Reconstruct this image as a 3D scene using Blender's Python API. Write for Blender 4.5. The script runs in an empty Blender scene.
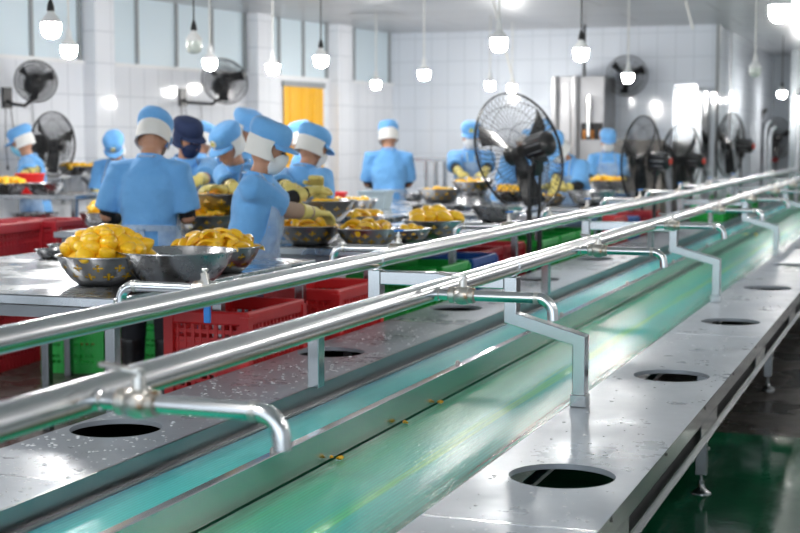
import bpy, bmesh, math, random
from mathutils import Vector, Matrix, Euler
random.seed(11)
S = bpy.context.scene
COL = S.collection
R = math.radians
V = Vector

# ------------------------------------------------------------------ camera frame (800x533)
F = 1425.0; CAM_H = 1.5; PITCH = R(5.03); YAW = math.atan(528 / F * math.cos(PITCH))
FW = V((-math.sin(YAW) * math.cos(PITCH), math.cos(YAW) * math.cos(PITCH), -math.sin(PITCH)))
RT = V((math.cos(YAW), math.sin(YAW), 0))
UP = V((-math.sin(YAW) * math.sin(PITCH), math.cos(YAW) * math.sin(PITCH), math.cos(PITCH)))
EYE = V((0, 0, CAM_H))
def ray(u, v): return FW * F + RT * (u - 400) + UP * (266.5 - v)
def P(u, v, z):                      # where a line of sight meets the height z
    d = ray(u, v); return EYE + d * ((z - CAM_H) / d.z)
def PD(u, v, D): return EYE + ray(u, v) * (D / F)   # point at distance D
AWAY = math.degrees(YAW)             # heading (deg, 0 = along the conveyor) of a figure seen from behind

# ------------------------------------------------------------------ objects
def tag(o, label=None, cat=None, group=None, kind=None):
    if label: o['label'] = label
    if cat: o['category'] = cat
    if group: o['group'] = group
    if kind: o['kind'] = kind
    return o
def empty(name, loc=(0, 0, 0), rz=0, label=None, cat=None, group=None):
    o = bpy.data.objects.new(name, None); COL.objects.link(o)
    o.empty_display_size = .1
    o.location = loc; o.rotation_euler = (0, 0, rz)
    return tag(o, label, cat, group)
def children(o): return [c for c in bpy.data.objects if c.parent == o]
def copy_tree(o, parent=None):
    kids = children(o)
    c = o.copy(); COL.objects.link(c)
    if parent: c.parent = parent
    for k in kids: copy_tree(k, c)
    return c

class B:
    """collects shapes, then links them as ONE mesh object"""
    def __init__(s, xf=None): s.bm = bmesh.new(); s.xf = xf or Matrix.Identity(4); s.uv = None
    def p(s, co): return s.bm.verts.new(s.xf @ V(co))
    def face(s, vs):
        try: return s.bm.faces.new(vs)
        except ValueError: return None
    def box(s, x0, x1, y0, y1, z0, z1):
        v = [s.p((x, y, z)) for z in (z0, z1) for y in (y0, y1) for x in (x0, x1)]
        for q in ((0, 2, 3, 1), (4, 5, 7, 6), (0, 1, 5, 4), (2, 6, 7, 3), (0, 4, 6, 2), (1, 3, 7, 5)): s.face([v[i] for i in q])
        return s
    def loft(s, rings, cap=True, closed=True):
        rs = [[s.p(c) for c in r] for r in rings]
        n = len(rs[0])
        for a, b in zip(rs, rs[1:]):
            for i in range(n if closed else n - 1):
                j = (i + 1) % n; s.face((a[i], a[j], b[j], b[i]))
        if cap and closed:
            s.face(rs[0][::-1]); s.face(rs[-1])
        return s
    def tube(s, pts, rad, n=10, cap=True):
        pts = [V(q) for q in pts]
        rad = rad if isinstance(rad, (list, tuple)) else [rad] * len(pts)
        rings = []; ref = None
        for i, q in enumerate(pts):
            d = (pts[min(i + 1, len(pts) - 1)] - pts[max(i - 1, 0)]).normalized()
            if ref is None: ref = V((0, 0, 1)) if abs(d.z) < .9 else V((1, 0, 0))
            a = (ref - d * ref.dot(d)).normalized(); b = d.cross(a); ref = a
            rings.append([q + (a * math.cos(t) + b * math.sin(t)) * rad[i] for t in [2 * math.pi * k / n for k in range(n)]])
        return s.loft(rings, cap)
    def bar(s, p0, p1, w, d, ref=(0, 1, 0)):   # rectangular bar: w across, d along ref
        p0, p1 = V(p0), V(p1); ax = (p1 - p0).normalized(); b = V(ref); b = (b - ax * b.dot(ax)).normalized(); a = ax.cross(b)
        rings = [[q + a * i * w / 2 + b * j * d / 2 for i, j in ((-1, -1), (1, -1), (1, 1), (-1, 1))] for q in (p0, p1)]
        return s.loft(rings)
    def capsule(s, p0, p1, r0, r1, n=12):
        p0, p1 = V(p0), V(p1); d = (p1 - p0).normalized() if (p1 - p0).length > 1e-6 else V((0, 0, 1))
        pts, rad = [], []
        for k in range(4): t = math.pi / 2 * (k + .25) / 4; pts.append(p0 - d * r0 * math.cos(t)); rad.append(r0 * math.sin(t))
        pts += [p0, p1]; rad += [r0, r1]
        for k in range(3, -1, -1): t = math.pi / 2 * (k + .25) / 4; pts.append(p1 + d * r1 * math.cos(t)); rad.append(r1 * math.sin(t))
        return s.tube(pts, rad, n)
    def ball(s, c, r, nu=16, nv=10, rot=None):
        r = V(r) if not isinstance(r, (int, float)) else V((r, r, r)); c = V(c); M = rot or Matrix.Identity(3)
        rings = []
        for i in range(nv + 1):
            t = math.pi * (i + .02) / (nv + .04)
            rings.append([c + M @ V((r.x * math.sin(t) * math.cos(a), r.y * math.sin(t) * math.sin(a), -r.z * math.cos(t))) for a in [2 * math.pi * k / nu for k in range(nu)]])
        return s.loft(rings)
    def lathe(s, prof, n=32, c=(0, 0, 0), uv=False):
        c = V(c); rings = [[c + V((r * math.cos(a), r * math.sin(a), z)) for a in [2 * math.pi * k / n for k in range(n)]] for r, z in prof]
        return s.loft(rings, cap=False)
    def torus(s, c, Rr, r, n=36, m=8, ax=None):
        c = V(c); M = ax or Matrix.Identity(3)
        pts = [[c + M @ V(((Rr + r * math.cos(b)) * math.cos(a), (Rr + r * math.cos(b)) * math.sin(a), r * math.sin(b))) for b in [2 * math.pi * j / m for j in range(m)]] for a in [2 * math.pi * k / n for k in range(n + 1)]]
        return s.loft(pts, cap=False)
    def build(s, name, m, parent=None, smooth=True, bevel=0, mods=None, angle=40, loc=None):
        bmesh.ops.remove_doubles(s.bm, verts=s.bm.verts, dist=1e-6)
        bmesh.ops.recalc_face_normals(s.bm, faces=s.bm.faces)
        if bevel:
            ed = [e for e in s.bm.edges if len(e.link_faces) == 2 and e.calc_face_angle(0) > R(50)]
            bmesh.ops.bevel(s.bm, geom=ed, offset=bevel, segments=2, profile=.5, affect='EDGES', clamp_overlap=True)
        me = bpy.data.meshes.new(name); s.bm.to_mesh(me); s.bm.free()
        if mods: me = bake(me, mods)
        me.name = name
        me.materials.clear(); me.materials.append(m)
        if smooth:
            me.shade_smooth()
            if angle and not mods: me.set_sharp_from_angle(angle=R(14 if bevel else angle))
        o = bpy.data.objects.new(name, me); COL.objects.link(o)
        if parent: o.parent = parent
        if loc is not None: o.location = loc
        return o

def bake(me, mods):
    o = bpy.data.objects.new('shape', me); COL.objects.link(o)
    for ty, kw in mods:
        md = o.modifiers.new(ty, ty)
        for k, v in kw.items(): setattr(md, k, v)
    dg = bpy.context.evaluated_depsgraph_get(); dg.update()
    out = bpy.data.meshes.new_from_object(o.evaluated_get(dg))
    bpy.data.objects.remove(o); bpy.data.meshes.remove(me)
    return out
CLOUD = bpy.data.textures.new('folds', 'CLOUDS'); CLOUD.noise_scale = .13; CLOUD.noise_depth = 1
def REMESH(v, it=3, disp=0):
    m = [('REMESH', dict(mode='VOXEL', voxel_size=v, use_smooth_shade=True)), ('SMOOTH', dict(iterations=it, factor=.5))]
    if disp: m.append(('DISPLACE', dict(texture=CLOUD, strength=disp, mid_level=.5, texture_coords='LOCAL')))
    return m

# ------------------------------------------------------------------ materials
def mat(name, base=(.8, .8, .8), metal=0, rough=.5, **k):
    m = bpy.data.materials.new(name); m.use_nodes = True
    nt = m.node_tree; b = nt.nodes['Principled BSDF']
    b.inputs['Base Color'].default_value = (*base, 1); b.inputs['Metallic'].default_value = metal; b.inputs['Roughness'].default_value = rough
    for key, val in k.items():
        if key == 'emit': b.inputs['Emission Color'].default_value = (*val[:3], 1); b.inputs['Emission Strength'].default_value = val[3]
        elif key == 'coat': b.inputs['Coat Weight'].default_value = val; b.inputs['Coat Roughness'].default_value = .06
        elif key == 'sss': b.inputs['Subsurface Weight'].default_value = val; b.inputs['Subsurface Radius'].default_value = (.02, .01, .004)
        elif key == 'spec': b.inputs['Specular IOR Level'].default_value = val
        elif key == 'trans': b.inputs['Transmission Weight'].default_value = val
        elif key == 'sheen': b.inputs['Sheen Weight'].default_value = val
    return m
def N(m, ty, **kw):
    n = m.node_tree.nodes.new(ty)
    for k, v in kw.items():
        if k in n.inputs: n.inputs[k].default_value = v
        else: setattr(n, k, v)
    return n
def L(m, a, b): m.node_tree.links.new(a, b)
def bsdf(m): return m.node_tree.nodes['Principled BSDF']
def noise(m, scale=5, stretch=(1, 1, 1), detail=4, rough=.55, off=(0, 0, 0), space='Object'):
    tc = N(m, 'ShaderNodeTexCoord'); mp = N(m, 'ShaderNodeMapping'); mp.inputs['Scale'].default_value = stretch; mp.inputs['Location'].default_value = off
    L(m, tc.outputs[space], mp.inputs['Vector'])
    n = N(m, 'ShaderNodeTexNoise'); n.inputs['Scale'].default_value = scale; n.inputs['Detail'].default_value = detail; n.inputs['Roughness'].default_value = rough
    L(m, mp.outputs[0], n.inputs['Vector']); return n
def ramp(m, src, stops):
    r = N(m, 'ShaderNodeValToRGB'); el = r.color_ramp.elements
    while len(el) < len(stops): el.new(.5)
    for e, (p, c) in zip(el, stops): e.position = p; e.color = (*c, 1) if len(c) == 3 else c
    L(m, src, r.inputs[0]); return r
def vcol(m, stops, **kw):
    n = noise(m, **kw); r = ramp(m, n.outputs[0], stops); L(m, r.outputs[0], bsdf(m).inputs['Base Color']); return m
def vrough(m, lo, hi, a=.35, b=.65, **kw):
    n = noise(m, **kw); q = N(m, 'ShaderNodeMapRange'); q.inputs[1].default_value = a; q.inputs[2].default_value = b; q.inputs[3].default_value = lo; q.inputs[4].default_value = hi
    L(m, n.outputs[0], q.inputs[0]); L(m, q.outputs[0], bsdf(m).inputs['Roughness']); return m
def bump(m, strength=.2, dist=.01, **kw):
    n = noise(m, **kw); bp = N(m, 'ShaderNodeBump'); bp.inputs['Strength'].default_value = strength; bp.inputs['Distance'].default_value = dist
    L(m, n.outputs[0], bp.inputs['Height'])
    prev = bsdf(m).inputs['Normal'].links
    if prev: L(m, prev[0].from_socket, bp.inputs['Normal'])
    L(m, bp.outputs[0], bsdf(m).inputs['Normal']); return m
def g(x): return (x, x, x)

M = {}
M['deck'] = bump(vrough(vcol(mat('brushed_deck_steel', metal=.28), [(.3, (.33, .365, .41)), (.7, (.43, .47, .52))], scale=2.2, detail=6), .24, .42, scale=3.1, detail=6, rough=.7), .012, .003, scale=14, stretch=(8, 1, 1), detail=6)
def banded_pipe(zc):  # steel with a soft brownish band along its lower side
    m = mat('banded_pipe_steel', (.80, .81, .82), 1, .16); tc = N(m, 'ShaderNodeTexCoord'); sp = N(m, 'ShaderNodeSeparateXYZ'); L(m, tc.outputs['Object'], sp.inputs[0])
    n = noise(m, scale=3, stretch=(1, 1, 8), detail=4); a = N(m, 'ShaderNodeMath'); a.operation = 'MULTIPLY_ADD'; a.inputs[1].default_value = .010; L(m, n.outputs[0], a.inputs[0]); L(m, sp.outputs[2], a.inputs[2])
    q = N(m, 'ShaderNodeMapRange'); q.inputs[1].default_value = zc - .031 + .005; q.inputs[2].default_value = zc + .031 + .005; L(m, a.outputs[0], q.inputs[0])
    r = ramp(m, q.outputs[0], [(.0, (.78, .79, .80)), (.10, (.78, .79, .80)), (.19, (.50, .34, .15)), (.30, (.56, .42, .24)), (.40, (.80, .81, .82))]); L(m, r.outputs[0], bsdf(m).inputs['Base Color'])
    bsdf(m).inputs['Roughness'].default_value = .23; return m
M['pipeA'] = banded_pipe(1.055); M['pipeB'] = banded_pipe(1.066)
M['pipe'] = mat('polished_pipe_steel', (.78, .79, .80), 1, .2)
M['frame'] = mat('square_tube_steel', (.54, .56, .57), 1, .16)
M['lip'] = mat('dull_lip_steel', (.30, .31, .32), 1, .30)
M['darksteel'] = mat('dull_frame_steel', (.30, .31, .32), .9, .4)
M['legsteel'] = mat('leg_steel', (.34, .35, .36), 1, .25)
M['cast'] = bump(vcol(mat('cast_valve_steel', metal=.85, rough=.32), [(.42, (.72, .71, .68)), (.62, (.62, .58, .52)), (.72, (.36, .17, .06))], scale=22, detail=4), .2, .004, scale=60)
M['cabinet'] = vrough(mat('cabinet_steel', (.36, .36, .37), .55, .4), .36, .5, scale=5)
M['bowl'] = vrough(mat('bowl_steel', (.44, .44, .45), 1, .3), .22, .34, scale=4)
M['table'] = vrough(vcol(mat('wet_table_steel', metal=1), [(.35, (.40, .42, .43)), (.65, (.60, .61, .63))], scale=3, detail=5), .1, .4, scale=4, detail=5)
def perforated():
    m = mat('perforated_bowl_steel', (.40, .40, .41), 1, .3); b = bsdf(m)
    uv = N(m, 'ShaderNodeUVMap'); sp = N(m, 'ShaderNodeSeparateXYZ'); L(m, uv.outputs[0], sp.inputs[0])
    def mt(op, a, b2=None):
        n = N(m, 'ShaderNodeMath'); n.operation = op
        for i, q in enumerate((a, b2)):
            if q is None: continue
            if isinstance(q, (int, float)): n.inputs[i].default_value = q
            else: L(m, q, n.inputs[i])
        return n.outputs[0]
    best = None
    for cells, vc, ph in ((13, .66, 0), (13, .36, .5)):
        fx = mt('MULTIPLY', mt('SUBTRACT', mt('FRACT', mt('ADD', mt('MULTIPLY', sp.outputs[0], cells), ph)), .5), .086 if vc > .5 else .07)
        fy = mt('MULTIPLY', mt('SUBTRACT', sp.outputs[1], vc), .17)
        for dx, dy in ((0, 0), (.0145, 0), (-.0145, 0), (0, .0145), (0, -.0145)):
            x = mt('SUBTRACT', fx, dx); y = mt('SUBTRACT', fy, dy)
            d = mt('ADD', mt('MULTIPLY', x, x), mt('MULTIPLY', y, y))
            best = d if best is None else mt('MINIMUM', best, d)
    hole = mt('LESS_THAN', best, .0072 ** 2)
    tr = N(m, 'ShaderNodeBsdfTransparent'); mx = N(m, 'ShaderNodeMixShader')
    L(m, hole, mx.inputs[0]); L(m, b.outputs[0], mx.inputs[1]); L(m, tr.outputs[0], mx.inputs[2])
    L(m, mx.outputs[0], m.node_tree.nodes['Material Output'].inputs[0]); return m
M['perf'] = perforated()
M['mango'] = bump(vcol(mat('peeled_mango_flesh', rough=.3, sss=.08, coat=.2), [(.3, (.95, .50, .006)), (.7, (1.0, .63, .03))], scale=14), .15, .004, scale=30)
M['fill'] = bump(mat('cut_mango_flesh', (.93, .55, .01), rough=.4), .5, .02, scale=35)
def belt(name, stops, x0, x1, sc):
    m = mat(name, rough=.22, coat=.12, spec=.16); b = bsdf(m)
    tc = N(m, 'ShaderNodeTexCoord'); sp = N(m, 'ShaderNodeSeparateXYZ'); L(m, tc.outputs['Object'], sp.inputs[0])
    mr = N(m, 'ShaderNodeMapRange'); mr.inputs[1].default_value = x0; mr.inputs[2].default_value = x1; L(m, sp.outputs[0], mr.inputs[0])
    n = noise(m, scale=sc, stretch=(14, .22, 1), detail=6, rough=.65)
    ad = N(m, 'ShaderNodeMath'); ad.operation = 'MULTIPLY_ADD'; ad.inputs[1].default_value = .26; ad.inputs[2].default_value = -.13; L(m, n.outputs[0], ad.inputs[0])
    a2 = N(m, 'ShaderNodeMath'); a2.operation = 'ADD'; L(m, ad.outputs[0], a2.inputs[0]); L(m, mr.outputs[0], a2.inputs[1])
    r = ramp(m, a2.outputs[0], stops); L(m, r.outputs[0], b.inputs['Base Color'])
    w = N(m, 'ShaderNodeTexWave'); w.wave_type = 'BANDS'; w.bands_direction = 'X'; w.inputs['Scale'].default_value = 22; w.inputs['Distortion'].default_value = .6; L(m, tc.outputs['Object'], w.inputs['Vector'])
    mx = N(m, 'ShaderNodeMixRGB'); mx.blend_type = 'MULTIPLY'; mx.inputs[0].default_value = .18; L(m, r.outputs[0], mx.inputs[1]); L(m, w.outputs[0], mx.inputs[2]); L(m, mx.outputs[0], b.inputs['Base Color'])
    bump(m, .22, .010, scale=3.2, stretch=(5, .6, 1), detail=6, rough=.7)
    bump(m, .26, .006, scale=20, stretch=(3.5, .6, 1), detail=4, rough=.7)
    # the running water film carries the same ripples in its clear top layer
    L(m, b.inputs['Normal'].links[0].from_socket, b.inputs['Coat Normal'])
    return m
M['belt_teal'] = belt('wet_teal_belt', [(0, (.04, .32, .40)), (.25, (.10, .68, .68)), (.7, (.12, .74, .70)), (1, (.06, .48, .47))], -2.12, -1.82, 5)
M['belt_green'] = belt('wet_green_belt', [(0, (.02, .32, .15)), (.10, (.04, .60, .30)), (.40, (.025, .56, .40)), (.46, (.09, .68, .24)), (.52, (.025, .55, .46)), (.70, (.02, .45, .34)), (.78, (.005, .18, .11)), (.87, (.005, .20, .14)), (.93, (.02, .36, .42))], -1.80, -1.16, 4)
def tiles(name, w, h, base, grout, rough=.07):
    m = mat(name, rough=rough); b = bsdf(m)
    tc = N(m, 'ShaderNodeTexCoord'); sp = N(m, 'ShaderNodeSeparateXYZ'); cb = N(m, 'ShaderNodeCombineXYZ'); L(m, tc.outputs['Object'], sp.inputs[0])
    L(m, sp.outputs[0], cb.inputs[0]); L(m, sp.outputs[2], cb.inputs[1])
    br = N(m, 'ShaderNodeTexBrick'); br.offset = 0; L(m, cb.outputs[0], br.inputs['Vector'])
    br.inputs['Scale'].default_value = 1; br.inputs['Brick Width'].default_value = w; br.inputs['Row Height'].default_value = h; br.inputs['Mortar Size'].default_value = .006; br.inputs['Mortar Smooth'].default_value = .3
    br.inputs['Color1'].default_value = (*base, 1); br.inputs['Color2'].default_value = (*[c * .975 for c in base], 1); br.inputs['Mortar'].default_value = (*grout, 1)
    L(m, br.outputs[0], b.inputs['Base Color']); return m
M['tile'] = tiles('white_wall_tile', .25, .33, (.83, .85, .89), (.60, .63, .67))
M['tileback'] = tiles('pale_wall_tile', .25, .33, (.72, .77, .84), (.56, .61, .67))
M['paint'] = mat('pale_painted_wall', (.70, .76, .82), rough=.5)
M['panel'] = mat('pale_blue_window_panel', (.68, .79, .85), rough=.35)
M['mullion'] = mat('grey_mullion', (.30, .32, .33), rough=.5)
M['ledge'] = mat('white_ledge', (.82, .83, .84), rough=.5)
def ceil():
    m = mat('grey_ceiling_board', rough=.32); b = bsdf(m)
    tc = N(m, 'ShaderNodeTexCoord'); br = N(m, 'ShaderNodeTexBrick'); br.offset = .5; L(m, tc.outputs['Object'], br.inputs['Vector'])
    br.inputs['Scale'].default_value = 1; br.inputs['Brick Width'].default_value = 2.4; br.inputs['Row Height'].default_value = 1.1; br.inputs['Mortar Size'].default_value = .02; br.inputs['Mortar Smooth'].default_value = .5
    br.inputs['Color1'].default_value = (.49, .51, .54, 1); br.inputs['Color2'].default_value = (.44, .46, .49, 1); br.inputs['Mortar'].default_value = (.30, .31, .33, 1)
    L(m, br.outputs[0], b.inputs['Base Color'])
    return bump(m, .25, .05, scale=.9, detail=2)
M['ceiling'] = ceil()
M['concrete'] = bump(vrough(vcol(mat('wet_dark_concrete', spec=.35), [(.35, (.022, .018, .016)), (.5, (.05, .045, .04)), (.7, (.085, .075, .068))], scale=7, detail=8, rough=.7), .12, .5, scale=2.5), .3, .01, scale=40)
M['greenfloor'] = bump(vrough(vcol(mat('green_floor_paint', spec=.5, rough=.1), [(.3, (.002, .055, .022)), (.7, (.006, .095, .042))], scale=3), .05, .16, scale=4), .12, .01, scale=9)
M['red'] = vcol(mat('red_crate_plastic', rough=.38), [(.3, (.60, .015, .02)), (.7, (.72, .03, .03))], scale=6)
M['maroon'] = vcol(mat('dark_red_crate_plastic', rough=.5), [(.3, (.36, .008, .02)), (.7, (.46, .02, .03))], scale=6)
M['green'] = vcol(mat('green_crate_plastic', rough=.38), [(.3, (.008, .36, .04)), (.7, (.02, .46, .07))], scale=6)
M['blue'] = mat('blue_crate_plastic', (.015, .09, .36), rough=.4)
M['shirt'] = bump(vcol(mat('light_blue_cotton', rough=.85, sheen=.2), [(.3, (.13, .38, .76)), (.7, (.18, .46, .84))], scale=5), .6, .025, scale=11, detail=3)
M['navy'] = bump(mat('navy_cloth', (.012, .025, .08), rough=.85), .3, .01, scale=40)
M['scarf'] = bump(mat('white_cotton', (.78, .77, .74), rough=.9), .4, .015, scale=26)
M['mask'] = bump(mat('white_mask_cloth', (.82, .82, .82), rough=.8), .25, .008, scale=40)
M['bluemask'] = mat('pale_blue_mask_cloth', (.25, .60, .78), rough=.8)
M['black'] = bump(mat('black_knit', (.008, .008, .010), rough=.8), .3, .01, scale=50)
M['trouser'] = bump(mat('black_trouser_cloth', (.012, .013, .018), rough=.85), .3, .01, scale=20)
M['rubber'] = mat('black_boot_rubber', (.01, .01, .011), rough=.3)
M['skin'] = mat('skin', (.52, .27, .17), rough=.5, sss=.15)
M['tan'] = bump(mat('tan_sleeve_cloth', (.42, .29, .21), rough=.8), .2, .01, scale=30)
M['glove'] = bump(mat('yellow_rubber_glove', (.72, .60, .17), rough=.42), .4, .008, scale=35)
M['eye'] = mat('dark_eye', (.01, .008, .006), rough=.2)
M['hair'] = bump(mat('black_hair', (.012, .010, .009), rough=.5), .5, .01, scale=60)
def plastic_film():
    m = mat('clear_apron_plastic', (.66, .80, .92), rough=.18); b = bsdf(m)
    bump(m, .7, .02, scale=14, detail=4, rough=.6)
    tr = N(m, 'ShaderNodeBsdfTransparent'); tr.inputs[0].default_value = (.9, .95, 1, 1); mx = N(m, 'ShaderNodeMixShader')
    n = noise(m, scale=9, detail=3); q = N(m, 'ShaderNodeMapRange'); q.inputs[1].default_value = .3; q.inputs[2].default_value = .7; q.inputs[3].default_value = .28; q.inputs[4].default_value = .58
    L(m, n.outputs[0], q.inputs[0]); L(m, q.outputs[0], mx.inputs[0]); L(m, tr.outputs[0], mx.inputs[1]); L(m, b.outputs[0], mx.inputs[2])
    L(m, mx.outputs[0], m.node_tree.nodes['Material Output'].inputs[0]); return m
M['apron'] = plastic_film()
M['fan'] = mat('black_fan_metal', (.016, .016, .017), rough=.35)
M['fanblade'] = mat('dark_fan_blade', (.022, .022, .024), rough=.25)
M['knobred'] = mat('red_knob_plastic', (.75, .07, .04), rough=.4)
M['lampglow'] = mat('lit_lamp_diffuser', (1, 1, 1), rough=.4, emit=(1.0, .98, .95, 150))
M['lampoff'] = mat('unlit_lamp_diffuser', (.62, .68, .62), rough=.2)
M['white'] = mat('white_plastic', (.80, .81, .80), rough=.35)
M['cordwhite'] = mat('white_cord', (.74, .74, .70), rough=.5)
M['curtain'] = mat('yellow_strip_plastic', (.90, .46, .003), rough=.35)
M['bluehandle'] = mat('blue_lever_plastic', (.02, .20, .62), rough=.4)
M['bluegrey'] = mat('translucent_basket_plastic', (.50, .62, .68), rough=.35)
M['carton'] = vcol(mat('grey_brown_carton', rough=.8), [(.35, (.24, .22, .20)), (.65, (.36, .33, .30))], scale=5)
M['amber'] = mat('amber_jar', (.55, .22, .05), rough=.3)
M['slot'] = mat('dark_cavity', (.02, .02, .022), rough=.6)
M['droplet'] = mat('water_droplet', (.95, .97, 1), rough=.05, trans=.25); bsdf(M['droplet']).inputs['IOR'].default_value = 1.33
M['badge'] = vcol(mat('cap_badge', rough=.6), [(.40, (.75, .78, .66)), (.52, (.70, .52, .06)), (.62, (.10, .42, .10))], scale=40)
M['cardpaper'] = mat('card_paper', (.75, .78, .62), rough=.5)
M['bolt'] = mat('bolt_steel', (.35, .34, .33), .9, .35)
M['redplastic'] = mat('red_basin_plastic', (.75, .02, .02), rough=.35)
# ------------------------------------------------------------------ people
def ell(cx, cy, z, rx, ry, n=28, a0=0, a1=360, tilt=0):
    full = abs(a1 - a0) >= 360
    out = []
    for k in range(n if full else n + 1):
        t = R(a0 + (a1 - a0) * k / n)     # 0 = front (+Y), positive towards +X
        y = ry * math.cos(t)
        out.append(V((cx + rx * math.sin(t), cy + y, z + y * tilt)))
    return out
def ik(s, t, l1, l2, pole):
    s, t, pole = V(s), V(t), V(pole); d = t - s; L0 = min(d.length, (l1 + l2) * .985); d.normalize(); t = s + d * L0
    x = (l1 * l1 - l2 * l2 + L0 * L0) / (2 * L0); h = math.sqrt(max(l1 * l1 - x * x, 0))
    p = (pole - d * pole.dot(d)).normalized()
    return s + d * x + p * h, t
def hand(b, w, e, side, grow=0.0, curl=.55):
    w, e = V(w), V(e); d = (w - e).normalized(); n = V((0, 0, -1)); n = n - d * n.dot(d)
    if n.length < .2: n = V((0, 1, 0)) - d * d.y
    n.normalize(); sd = d.cross(n) * (1 if (d.cross(n)).x * side < 0 else -1)   # towards the thumb
    for i in range(4):
        k0 = w + sd * (.012 * (1.5 - i)); k1 = w + d * .088 + sd * (.0215 * (1.5 - i))
        b.capsule(k0, k1, .017 + grow, .0145 + grow, 8)
        ln = (.040, .045, .042, .032)[i]; r = .0095 + grow; q = k1; f = d.copy()
        for j, sc in enumerate((1, .72, .6)):
            f = (f * math.cos(curl * .62) + n * math.sin(curl * .62)).normalized(); n2 = q + f * ln * sc
            nn = (n - f * n.dot(f)); n = nn.normalized() if nn.length > .05 else n
            b.capsule(q, n2, r, r * .9, 8); q = n2; r *= .92
        n = V((0, 0, -1)); n = n - d * n.dot(d)
        if n.length < .2: n = V((0, 1, 0)) - d * d.y
        n.normalize()
    q = w + d * .022 + sd * .026
    for f, ln in (((d * .55 + sd * .8 + n * .2), .042), ((d * .85 + sd * .35 + n * .4), .032), ((d * .9 + n * .5), .022)):
        f.normalize(); b.capsule(q, q + f * ln, .0125 + grow, .011 + grow, 8); q = q + f * ln

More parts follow.
